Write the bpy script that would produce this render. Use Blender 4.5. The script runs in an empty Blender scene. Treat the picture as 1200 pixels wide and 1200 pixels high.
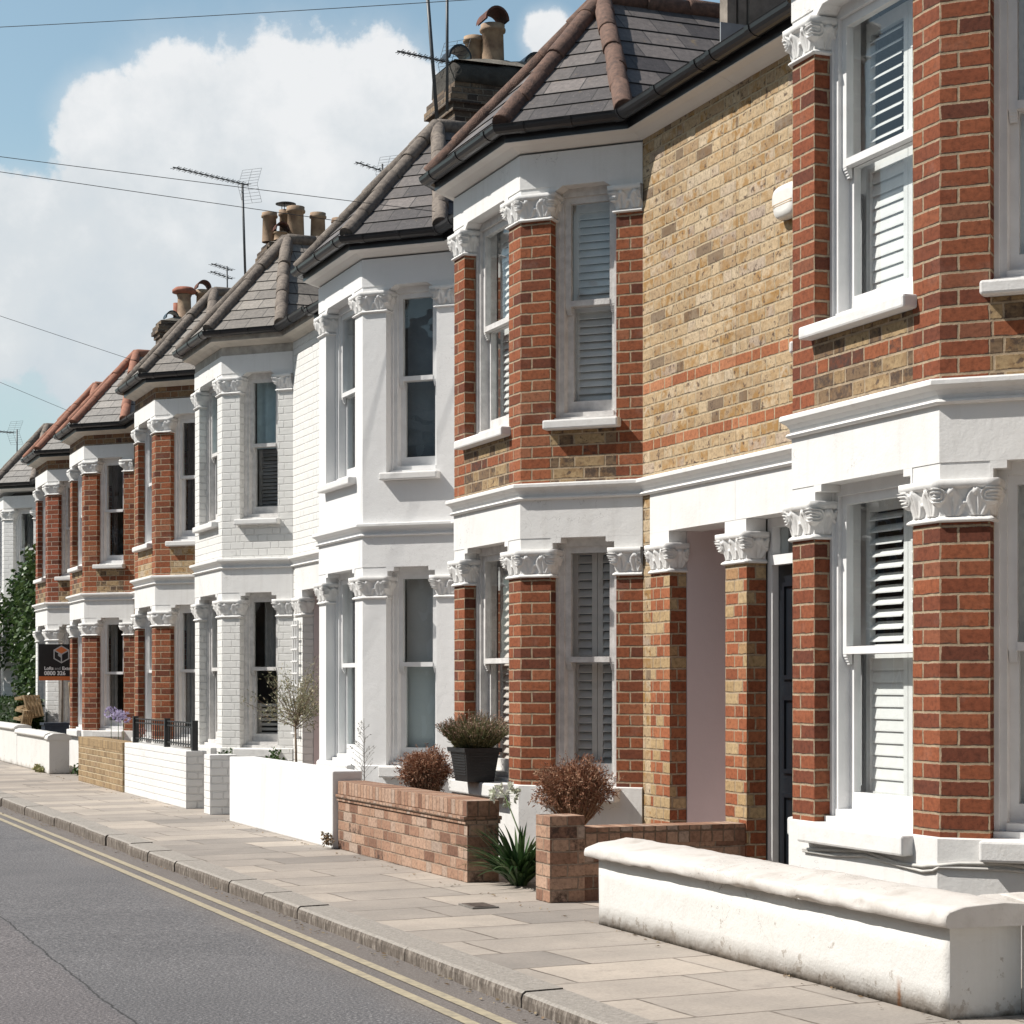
import bpy, math, random
from mathutils import Vector, Matrix
random.seed(7)
sc = bpy.context.scene
COL = sc.collection
R = math.radians
W = bpy.data.worlds.new("World"); sc.world = W; W.use_nodes = True

# ------------------------------------------------------------------ node helpers
class NT:
    def __init__(s, tree): s.t = tree; s.N = tree.nodes; s.L = tree.links
    def n(s, typ, ins=None, **props):
        nd = s.N.new(typ)
        for k, v in props.items(): setattr(nd, k, v)
        for k, v in (ins or {}).items(): s.set(nd.inputs[k], v)
        return nd
    def set(s, sock, v):
        if isinstance(v, bpy.types.NodeSocket): s.L.new(v, sock)
        else:
            if isinstance(v, tuple) and len(v) == 3 and sock.type == 'RGBA': v = v + (1,)
            sock.default_value = v
    def m(s, op, a, b=0.0, c=None, clamp=False):
        nd = s.N.new('ShaderNodeMath'); nd.operation = op; nd.use_clamp = clamp
        s.set(nd.inputs[0], a); s.set(nd.inputs[1], b)
        if c is not None: s.set(nd.inputs[2], c)
        return nd.outputs[0]
    def mix(s, f, a, b, bt='MIX'):
        nd = s.N.new('ShaderNodeMix'); nd.data_type = 'RGBA'; nd.blend_type = bt
        s.set(nd.inputs[0], f); s.set(nd.inputs[6], a); s.set(nd.inputs[7], b)
        return nd.outputs[2]
    def noise(s, vec, scale, detail=4, rough=.55, out=0):
        nd = s.n('ShaderNodeTexNoise', {'Scale': scale, 'Detail': detail, 'Roughness': rough})
        if vec is not None: s.L.new(vec, nd.inputs['Vector'])
        return nd.outputs[out]
    def mr(s, v, a, b, c=0.0, d=1.0, smooth=False):
        nd = s.n('ShaderNodeMapRange', {'Value': v, 'From Min': a, 'From Max': b, 'To Min': c, 'To Max': d})
        if smooth: nd.interpolation_type = 'SMOOTHSTEP'
        return nd.outputs[0]
    def ramp(s, f, stops):
        nd = s.N.new('ShaderNodeValToRGB'); e = nd.color_ramp.elements
        while len(e) < len(stops): e.new(0.5)
        for el, (p, c) in zip(e, stops): el.position = p; el.color = tuple(c) + (1,)
        s.L.new(f, nd.inputs[0]); return nd.outputs[0]

def newmat(name):
    m = bpy.data.materials.new(name); m.use_nodes = True
    t = NT(m.node_tree); t.N.clear()
    out = t.n('ShaderNodeOutputMaterial'); p = t.n('ShaderNodeBsdfPrincipled')
    t.L.new(p.outputs[0], out.inputs[0])
    return m, t, p, out

def setp(t, p, col=None, rough=None, h=None, dist=.004, spec=.3, strength=1.0):
    if col is not None: t.set(p.inputs['Base Color'], col)
    if rough is not None: t.set(p.inputs['Roughness'], rough)
    p.inputs['Specular IOR Level'].default_value = spec
    if h is not None:
        b = t.n('ShaderNodeBump', {'Height': h, 'Distance': dist, 'Strength': strength})
        t.L.new(b.outputs[0], p.inputs['Normal'])

def m_plain(name, col, rough=.6, var=.12, scale=12., bump=.0, metal=0., spec=.3, col2=None):
    m, t, p, o = newmat(name)
    tc = t.n('ShaderNodeTexCoord').outputs['Object']
    n = t.noise(tc, scale, 5)
    c2 = col2 or tuple(c * (1 - var * 2.2) for c in col)
    c = t.mix(t.mr(n, .3, .7), c2, col)
    h = t.noise(tc, scale * 4, 6) if bump else None
    setp(t, p, c, rough, h, bump or .001, spec); p.inputs['Metallic'].default_value = metal
    return m

def m_brick(name, stops, mortar, L1=.225, L2=.1125, H=.0762, shift=.169, mw=.0108, blotch=None, seed=0., burn=0., bands=None,
            band_stops=None, paint=None, jit=.02, bump=.0035, eff=0.0):
    m, t, p, o = newmat(name)
    uvn = t.n('ShaderNodeUVMap').outputs[0]
    sep = t.n('ShaderNodeSeparateXYZ', {0: uvn})
    wob = t.n('ShaderNodeTexNoise', {'Scale': 13., 'Detail': 2.}); t.L.new(uvn, wob.inputs['Vector'])
    ws = t.n('ShaderNodeSeparateColor', {0: wob.outputs['Color']})
    u = t.m('ADD', sep.outputs[0], t.m('MULTIPLY', t.m('SUBTRACT', ws.outputs[0], .5), .012))
    v = t.m('ADD', sep.outputs[1], t.m('MULTIPLY', t.m('SUBTRACT', ws.outputs[1], .5), .008))
    row = t.m('FLOOR', t.m('DIVIDE', v, H)); fv = t.m('SUBTRACT', v, t.m('MULTIPLY', row, H))
    par = t.m('FLOORED_MODULO', row, 2.0)
    wr = t.n('ShaderNodeTexWhiteNoise', {'W': t.m('ADD', row, seed)}, noise_dimensions='1D').outputs[0]
    uu = t.m('ADD', u, t.m('ADD', t.m('MULTIPLY', par, shift), t.m('MULTIPLY', wr, jit)))
    P = L1 + L2
    cell = t.m('FLOOR', t.m('DIVIDE', uu, P)); q0 = t.m('SUBTRACT', uu, t.m('MULTIPLY', cell, P))
    isH = t.m('GREATER_THAN', q0, L1)
    st = t.m('MULTIPLY', isH, L1); ln = t.m('ADD', L1, t.m('MULTIPLY', isH, L2 - L1))
    q = t.m('SUBTRACT', q0, st)
    du = t.m('MINIMUM', q, t.m('SUBTRACT', ln, q)); dv = t.m('MINIMUM', fv, t.m('SUBTRACT', H, fv))
    en = t.noise(uvn, 90., 3)
    d = t.m('ADD', t.m('MINIMUM', du, dv), t.m('MULTIPLY', t.m('SUBTRACT', en, .5), .007))
    mort = t.mr(d, mw * .5 - .002, mw * .5 + .0025, 1., 0., True)
    idv = t.n('ShaderNodeCombineXYZ', {0: t.m('ADD', t.m('MULTIPLY', cell, 2.), isH), 1: row, 2: seed})
    wn = t.n('ShaderNodeTexWhiteNoise', {'Vector': idv.outputs[0]}, noise_dimensions='3D')
    rs = t.n('ShaderNodeSeparateColor', {0: wn.outputs['Color']})
    mot = t.noise(uvn, 38., 6, .65)
    mot2 = t.noise(uvn, 160., 4, .7)
    if paint is None:
        c = t.ramp(rs.outputs[0], stops)
        f = None
        if bands:
            for b in bands:
                e = t.m('COMPARE', row, float(b), .2)
                f = e if f is None else t.m('MAXIMUM', f, e)
            c = t.mix(f, c, t.ramp(rs.outputs[0], band_stops))
        c = t.mix(1., c, t.ramp(mot, [(.25, (.5, .48, .46)), (.5, (1, 1, 1)), (.75, (1.3, 1.28, 1.25))]), 'MULTIPLY')
        c = t.mix(t.mr(mot2, .55, .75, 0, .35), c, (.07, .045, .035))
        if blotch:
            bnd = c
            sh = t.n('ShaderNodeVectorMath', {0: wn.outputs['Color'], 3: 7.}, operation='SCALE').outputs[0]
            uvb = t.n('ShaderNodeVectorMath', {0: uvn, 1: sh}, operation='ADD').outputs[0]
            bl = t.noise(uvb, 13., 4, .6)
            c = t.mix(t.m('MULTIPLY', t.mr(bl, .42, .62, .1, .95, True), t.mr(rs.outputs[1], .1, .8, .05, 1.)), c, blotch)
            c = t.mix(t.m('MULTIPLY', t.m('GREATER_THAN', rs.outputs[2], .965), .65), c, (.1, .07, .055))
            bl2 = t.noise(uvb, 21., 4, .65)
            c = t.mix(t.mr(bl2, .585, .65, 0., .85), c, (.075, .05, .04))
        if blotch and f is not None: c = t.mix(t.m('MULTIPLY', f, .9), c, bnd)
        lowe = t.m('MULTIPLY', t.m('LESS_THAN', fv, mw * .5 + .0055), t.mr(t.noise(uvn, 20., 4, .6), .45, .6, 0., .75))  # joint shadow under each brick, painted into the colour
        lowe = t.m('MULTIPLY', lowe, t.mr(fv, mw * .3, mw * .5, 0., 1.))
        if burn:
            bn = t.noise(uvn, 16., 5, .7)
            f = t.m('MULTIPLY', t.m('GREATER_THAN', rs.outputs[1], 1 - burn), t.mr(bn, .42, .6, 0., .85))
            c = t.mix(f, c, (.05, .035, .03))
        if eff:
            c = t.mix(t.mr(t.noise(uvn, 3., 6, .7), .55, .75, 0, eff), c, (.62, .56, .5))
        big = t.noise(uvn, 1.7, 3)
        c = t.mix(1., c, t.ramp(big, [(.3, (.86, .85, .84)), (.7, (1.08, 1.07, 1.06))]), 'MULTIPLY')
        mc = t.mix(t.mr(t.noise(uvn, 25., 4), .35, .7), mortar, tuple(x * .62 for x in mortar))
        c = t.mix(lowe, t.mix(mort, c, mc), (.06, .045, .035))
    else:
        dirt = t.noise(uvn, 5., 6, .7)
        c = t.mix(t.mr(dirt, .56, .78, 0, .55), paint, tuple(x * .68 for x in paint))
        cr = t.m('MULTIPLY', mort, t.mr(t.noise(uvn, 7., 5, .7), .5, .68))
        c = t.mix(t.m('MULTIPLY', cr, .3), c, tuple(x * .45 for x in paint))
    hh = t.m('ADD', t.m('MULTIPLY', t.m('SUBTRACT', 1., mort), 1.), t.m('ADD', t.m('MULTIPLY', mot, .45), t.m('MULTIPLY', rs.outputs[2], .5)))
    setp(t, p, c, .88, hh, bump, .25)
    return m

def m_plaster(name, col, dirt=.25, dcol=(.42, .38, .33), scale=2.2, bump=.004, rough=.75, streak=0., rust=False, crack=0.):
    m, t, p, o = newmat(name)
    tc = t.n('ShaderNodeTexCoord').outputs['Object']
    geo = t.n('ShaderNodeNewGeometry').outputs['Position']
    n1 = t.noise(geo, scale, 7, .65)
    c = t.mix(t.mr(n1, .5, .82, 0, dirt), col, dcol)
    n2 = t.noise(geo, 35., 5, .7)
    c = t.mix(t.mr(n2, .62, .8, 0, dirt * .7), c, dcol)
    if streak:
        mp = t.n('ShaderNodeMapping', {'Vector': geo, 'Scale': (14., 14., .8)})
        n3 = t.noise(mp.outputs[0], 1., 5, .6)
        c = t.mix(t.mr(n3, .52, .75, 0, streak), c, dcol)
    if crack:
        vo = t.n('ShaderNodeTexVoronoi', {'Scale': 2.1}, feature='DISTANCE_TO_EDGE')
        nw = t.n('ShaderNodeTexNoise', {'Scale': 5., 'Detail': 5.}); t.L.new(geo, nw.inputs['Vector'])
        wv = t.n('ShaderNodeVectorMath', {0: geo, 1: nw.outputs['Color']}, operation='ADD')
        t.L.new(wv.outputs[0], vo.inputs['Vector'])
        f = t.m('MULTIPLY', t.mr(vo.outputs[0], .0, .006, 1, 0), t.mr(t.noise(geo, 1.3, 2), .52, .6))
        c = t.mix(t.m('MULTIPLY', f, crack), c, (.12, .1, .09))
    if rust:                                         # grime along the foot and one rust stain
        sp = t.n('ShaderNodeSeparateXYZ', {0: geo})
        e = t.mr(t.m('ADD', sp.outputs[2], t.m('MULTIPLY', t.m('SUBTRACT', t.noise(geo, 4.5, 7, .7), .5), -.26)), .0, .07, .5, 0., True)
        c = t.mix(e, c, (.25, .2, .155))
        chip = t.m('ADD', t.noise(geo, 11., 6, .7), t.mr(sp.outputs[2], 0., .25, .09, 0.))
        c = t.mix(t.mr(chip, .66, .685, 0., .75), c, (.36, .32, .28))
        e = t.mr(t.m('ADD', sp.outputs[2], t.m('MULTIPLY', t.m('SUBTRACT', t.noise(geo, 16., 5, .7), .5), -.05)), .0, .022, .9, 0.)
        c = t.mix(e, c, (.06, .05, .035))
        ry = t.m('ABSOLUTE', t.m('SUBTRACT', t.m('ADD', sp.outputs[1], t.m('MULTIPLY', t.noise(geo, 30., 4), .03)), 6.99))
        ru = t.m('MULTIPLY', t.mr(ry, .004, .022, 1., 0.), t.mr(sp.outputs[2], .05, .13, 1., 0.))
        c = t.mix(t.m('MULTIPLY', ru, .8), c, (.3, .12, .03))
    h = t.m('ADD', t.noise(geo, 9., 6, .6), t.m('MULTIPLY', t.noise(geo, 80., 4), .25))
    setp(t, p, c, rough, h, bump, .3)
    return m

def m_slate(name, cols, lich=(.5, .47, .4), lf=.3, Wd=.27, H=.19, burn=.0, moss=.0):
    m, t, p, o = newmat(name)
    uvn = t.n('ShaderNodeUVMap').outputs[0]
    br = t.n('ShaderNodeTexBrick', {'Color1': (0, 0, 0), 'Color2': (1, 1, 1), 'Mortar': (.5, .5, .5), 'Scale': 1., 'Mortar Size': .004, 'Mortar Smooth': .2,
                                    'Brick Width': Wd, 'Row Height': H}, offset=.5)
    t.L.new(uvn, br.inputs['Vector'])
    n = t.noise(uvn, 22., 6, .7)
    c = t.ramp(br.outputs[0], cols)
    c = t.mix(1., c, t.ramp(n, [(.25, (.6, .6, .6)), (.7, (1.25, 1.22, 1.2))]), 'MULTIPLY')
    sp = t.noise(uvn, 48., 5, .75)
    c = t.mix(t.mr(sp, .6, .68, 0, lf), c, lich)
    if moss: c = t.mix(t.mr(t.noise(uvn, 9., 5, .7), .62, .72, 0, moss), c, (.36, .24, .07))
    c = t.mix(t.m('MULTIPLY', br.outputs['Fac'], .85), c, (.02, .02, .02))
    h = t.m('ADD', t.m('MULTIPLY', br.outputs['Fac'], -1.), t.m('MULTIPLY', n, .6))
    setp(t, p, c, .62, h, .006, .4)
    return m

def m_glass(name='window_glass', tint=(.95, .975, .975), refl=1.):
    m, t, p, o = newmat(name); t.N.remove(p)
    geo = t.n('ShaderNodeNewGeometry').outputs['Position']
    gn = t.n('ShaderNodeNewGeometry')
    dt = t.n('ShaderNodeVectorMath', {0: gn.outputs['Incoming'], 1: gn.outputs['Normal']}, operation='DOT_PRODUCT').outputs['Value']
    k = t.m('POWER', t.m('SUBTRACT', 1., t.m('ABSOLUTE', dt), clamp=True), 4.5)
    f = t.m('ADD', t.m('MULTIPLY', k, .85 * refl), .075 * refl, clamp=True)
    tr = t.n('ShaderNodeBsdfTransparent', {'Color': tint})
    gl = t.n('ShaderNodeBsdfGlossy', {'Color': (.95, .97, 1.), 'Roughness': .012})
    b = t.n('ShaderNodeBump', {'Height': t.noise(geo, 2.6, 2), 'Distance': .006})
    t.L.new(b.outputs[0], gl.inputs['Normal'])
    mx = t.n('ShaderNodeMixShader', {0: f, 1: tr.outputs[0], 2: gl.outputs[0]})
    t.L.new(mx.outputs[0], o.inputs[0])
    return m

def m_leaf(name, cols, rough=.55, trans=.25):
    m, t, p, o = newmat(name)
    oi = t.n('ShaderNodeNewGeometry').outputs['Random Per Island']
    c = t.ramp(oi, [(i / max(1, len(cols) - 1), cc) for i, cc in enumerate(cols)])
    setp(t, p, c, rough, None, spec=.35)
    tl = t.n('ShaderNodeBsdfTranslucent', {'Color': c})
    mx = t.n('ShaderNodeMixShader', {0: trans, 1: p.outputs[0], 2: tl.outputs[0]})
    t.L.new(mx.outputs[0], o.inputs[0])
    return m

RED = [(0., (.11, .036, .022)), (.15, (.145, .045, .025)), (.45, (.195, .058, .028)), (.8, (.25, .08, .037)), (1., (.2, .078, .045))]
REDB = [(0., (.11, .036, .022)), (.4, (.22, .068, .03)), (.8, (.28, .093, .042)), (1., (.28, .115, .062))]
YEL = [(0., (.33, .235, .145)), (.3, (.4, .295, .18)), (.6, (.45, .345, .22)), (.85, (.48, .39, .28)), (1., (.36, .285, .225))]
DRK = [(0., (.08, .04, .028)), (.3, (.16, .08, .045)), (.6, (.24, .135, .07)), (.85, (.3, .2, .105)), (1., (.12, .075, .05))]
GRD = [(0., (.18, .095, .065)), (.3, (.3, .175, .12)), (.6, (.37, .235, .165)), (.85, (.41, .28, .21)), (1., (.36, .28, .23))]
MUS = [(0., (.22, .15, .085)), (.4, (.3, .21, .115)), (.8, (.35, .25, .145)), (1., (.26, .18, .11))]
MORT = (.39, .3, .205)
M = {}
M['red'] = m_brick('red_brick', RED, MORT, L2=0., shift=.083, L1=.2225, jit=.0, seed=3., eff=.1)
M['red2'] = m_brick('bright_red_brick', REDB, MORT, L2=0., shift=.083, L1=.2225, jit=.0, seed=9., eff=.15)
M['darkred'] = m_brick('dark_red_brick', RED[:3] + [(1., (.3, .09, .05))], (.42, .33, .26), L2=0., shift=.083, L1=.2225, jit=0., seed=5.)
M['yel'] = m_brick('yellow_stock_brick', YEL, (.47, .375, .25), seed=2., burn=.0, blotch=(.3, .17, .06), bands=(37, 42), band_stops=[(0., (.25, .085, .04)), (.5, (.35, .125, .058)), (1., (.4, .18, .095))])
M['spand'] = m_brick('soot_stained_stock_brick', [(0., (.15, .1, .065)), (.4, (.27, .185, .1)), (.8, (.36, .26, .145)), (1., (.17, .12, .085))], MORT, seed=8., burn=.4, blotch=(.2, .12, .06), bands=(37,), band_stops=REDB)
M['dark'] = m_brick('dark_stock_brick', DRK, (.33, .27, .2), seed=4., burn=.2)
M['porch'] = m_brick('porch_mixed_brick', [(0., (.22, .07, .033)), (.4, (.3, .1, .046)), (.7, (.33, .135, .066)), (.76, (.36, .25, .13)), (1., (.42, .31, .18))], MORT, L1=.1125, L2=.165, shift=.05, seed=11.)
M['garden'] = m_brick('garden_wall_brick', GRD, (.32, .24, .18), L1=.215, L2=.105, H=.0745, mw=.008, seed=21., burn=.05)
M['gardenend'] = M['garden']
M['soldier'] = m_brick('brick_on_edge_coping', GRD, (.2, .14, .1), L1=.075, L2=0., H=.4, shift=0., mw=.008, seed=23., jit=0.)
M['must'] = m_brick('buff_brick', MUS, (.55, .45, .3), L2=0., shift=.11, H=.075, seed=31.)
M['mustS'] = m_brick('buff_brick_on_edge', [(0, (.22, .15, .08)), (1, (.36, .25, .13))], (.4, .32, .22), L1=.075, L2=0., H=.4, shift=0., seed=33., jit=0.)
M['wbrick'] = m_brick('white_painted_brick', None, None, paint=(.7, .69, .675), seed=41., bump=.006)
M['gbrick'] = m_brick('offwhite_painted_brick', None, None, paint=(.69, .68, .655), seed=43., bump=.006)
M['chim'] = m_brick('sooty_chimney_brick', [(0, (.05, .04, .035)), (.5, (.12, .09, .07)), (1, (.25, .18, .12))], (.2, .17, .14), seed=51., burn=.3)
M['plas'] = m_plaster('white_render', (.705, .695, .68), .25, (.42, .39, .35), crack=.55, streak=.2)
M['plas2'] = m_plaster('fresh_white_render', (.715, .71, .705), .1, (.5, .48, .46), bump=.004, streak=.08, crack=.25)
M['cap'] = m_plaster('painted_carved_stone', (.7, .69, .675), .3, (.4, .35, .3), 14., .004)
M['soff'] = m_plaster('cream_soffit', (.7, .68, .65), .25, (.5, .45, .4), 3.)
M['wallw'] = m_plaster('weathered_white_render', (.64, .63, .61), .3, (.46, .42, .37), 2.6, .007, streak=.2, crack=.8, rust=True)
M['coping'] = m_plaster('weathered_coping', (.58, .55, .52), .85, (.36, .32, .28), 5., .006, streak=.15, crack=.8)
M['mauve'] = m_plaster('porch_plaster', (.62, .53, .52), .2, (.45, .38, .37), 2.)
M['frame'] = m_plain('white_gloss_paint', (.78, .775, .77), .35, .05, 9., .0006)
M['oldframe'] = m_plain('worn_white_paint', (.72, .7, .68), .5, .12, 16., .002)
M['timber'] = m_plain('weathered_timber', (.48, .44, .39), .8, .2, 9., .003)
M['fascia'] = m_plain('beige_fascia_paint', (.62, .57, .5), .6, .1, 6.)
M['gut'] = m_plain('black_plastic', (.018, .018, .02), .32, .1, 9., .0, spec=.5)
M['lead'] = m_plain('lead_flashing', (.3, .32, .34), .5, .15, 8.)
M['glass'] = m_glass()
M['shut'] = m_plain('white_shutter', (.8, .79, .77), .45, .05)
M['venb'] = m_plain('taupe_blind', (.66, .585, .53), .6, .05)
M['film'] = m_plain('frosted_film', (.52, .58, .58), .6, .06, 2.)
M['curt'] = m_plain('grey_curtain', (.3, .29, .28), .9, .1)
M['curtb'] = m_plain('pale_blue_curtain', (.42, .56, .6), .9, .08)
M['curtd'] = m_plain('dark_curtain', (.1, .08, .075), .9, .1)
M['inner'] = m_plain('interior_wall', (.22, .21, .2), .9, .1)
M['slate'] = m_slate('grey_slate', [(0, (.06, .054, .056)), (.5, (.115, .103, .1)), (1, (.21, .185, .175))], lf=.35, moss=.4)
M['slate2'] = m_slate('lichen_slate', [(0, (.16, .145, .13)), (.5, (.22, .2, .18)), (1, (.29, .265, .235))], lf=.5, moss=.3)
M['slate3'] = m_slate('pale_slate', [(0, (.2, .19, .18)), (1, (.3, .28, .26))], lf=.2)
M['hip'] = m_plain('brown_hip_tile', (.2, .12, .09), .9, .22, 26., .006, col2=(.09, .06, .05))
M['hip2'] = m_plain('stone_hip_tile', (.25, .21, .175), .9, .22, 24., .006, col2=(.12, .1, .088))
M['hip3'] = m_plain('terracotta_hip_tile', (.36, .165, .11), .85, .15, 20., .004, col2=(.24, .12, .085))
M['pot'] = m_plain('buff_chimney_pot', (.42, .3, .2), .8, .2, 8., .003, col2=(.2, .13, .09))
M['potr'] = m_plain('red_chimney_pot', (.38, .15, .1), .8, .2, 8., .003)
M['cem'] = m_plain('cement_flaunching', (.22, .2, .17), .95, .25, 9., .01)
M['cemd'] = m_plain('sooty_cement_render', (.085, .078, .068), .95, .25, 7., .012, col2=(.04, .036, .032))
M['metal'] = m_plain('aerial_metal', (.12, .125, .13), .5, .15, 9., metal=.4)
M['wire'] = m_plain('black_cable', (.03, .03, .032), .6, .05)
M['cable'] = m_plain('white_cable', (.6, .58, .55), .6, .1)
M['navy'] = m_plain('navy_door_paint', (.011, .014, .019), .3, .1, 5., spec=.5)
M['brass'] = m_plain('chrome', (.6, .6, .6), .25, .05, metal=1.)
M['iron'] = m_plain('black_iron', (.015, .015, .016), .45, .1, spec=.45)
M['potblk'] = m_plain('black_planter', (.02, .02, .021), .5, .1, 14., .002, spec=.4)
M['wood'] = m_plain('pale_pallet_wood', (.58, .43, .26), .8, .18, 14., .002)
M['bark'] = m_plain('bark', (.24, .18, .13), .9, .2, 30., .004)
M['post'] = m_plain('grey_wooden_post', (.3, .26, .22), .85, .2, 12., .002)
M['dry'] = m_leaf('dried_flower_heads', [(.1, .042, .025), (.23, .1, .058), (.36, .18, .108), (.48, .32, .22)], .8, .2)
M['drystem'] = m_leaf('dried_stems', [(.2, .09, .05), (.35, .2, .12), (.45, .3, .2)], .8, .05)
M['lavs'] = m_leaf('lavender_stems', [(.08, .1, .04), (.14, .15, .065), (.22, .2, .1), (.28, .24, .13)], .7, .2)
M['lavf'] = m_leaf('faded_lavender_heads', [(.22, .13, .1), (.33, .2, .14), (.28, .2, .17), (.4, .28, .2)], .8, .15)
M['strap'] = m_leaf('strap_leaves', [(.015, .04, .014), (.035, .08, .024), (.06, .12, .04), (.13, .19, .09)], .3, .15)
M['green'] = m_leaf('garden_leaves', [(.02, .05, .012), (.035, .075, .02), (.06, .11, .03), (.1, .15, .05)], .45, .25)
M['olive'] = m_leaf('olive_leaves', [(.12, .13, .07), (.2, .2, .12), (.3, .28, .18), (.4, .34, .22)], .6, .2)
M['ivy'] = m_leaf('climber_leaves', [(.015, .035, .01), (.035, .07, .018), (.06, .11, .032), (.11, .16, .05)], .4, .2)
M['hedge'] = m_leaf('hedge_leaves', [(.015, .035, .01), (.03, .065, .015), (.06, .1, .025)], .5, .2)
M['petalw'] = m_leaf('white_petals', [(.6, .62, .5), (.72, .72, .65), (.5, .56, .36)], .6, .3)
M['petalp'] = m_leaf('lilac_petals', [(.4, .34, .55), (.52, .46, .66), (.6, .56, .72)], .6, .3)
M['petalk'] = m_leaf('pink_petals', [(.5, .25, .22), (.62, .38, .34)], .6, .3)
M['litter'] = m_leaf('leaf_litter_bits', [(.1, .065, .035), (.2, .13, .075), (.3, .24, .15), (.08, .06, .04)], .8, .1)
M['weed'] = m_leaf('dry_grass', [(.16, .15, .06), (.3, .26, .12), (.1, .13, .04)], .7, .2)
M['ink'] = m_plain('black_sign_face', (.015, .015, .017), .4, .05)
M['inkw'] = m_plain('white_lettering', (.8, .8, .8), .5, .02)
M['inkg'] = m_plain('grey_lettering', (.45, .45, .46), .5, .02)
M['inko'] = m_plain('orange_lettering', (.62, .17, .05), .5, .03)
M['alarm'] = m_plain('alarm_box_plastic', (.74, .72, .68), .45, .05)
M['tan'] = m_plain('faded_orange_print', (.6, .42, .25), .6, .05)
M['cowl'] = m_plain('sooty_red_clay', (.17, .07, .05), .85, .2, 14., .003, col2=(.06, .035, .03))
M['bin'] = m_plain('dark_blue_plastic', (.02, .03, .05), .45, .1)

# ------------------------------------------------------------------ mesh builder
LOC = {}
class Fr:                                           # a frame on a facade: u along, d outward, z up
    def __init__(s, p0, p1):
        s.o = Vector((p0[0], p0[1], 0)); d = Vector((p1[0] - p0[0], p1[1] - p0[1], 0)); s.len = d.length
        s.t = d.normalized(); s.n = Vector((-s.t.y, s.t.x, 0))
    def P(s, u, d, z): return s.o + s.t * u + s.n * d + Vector((0, 0, z))

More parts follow.
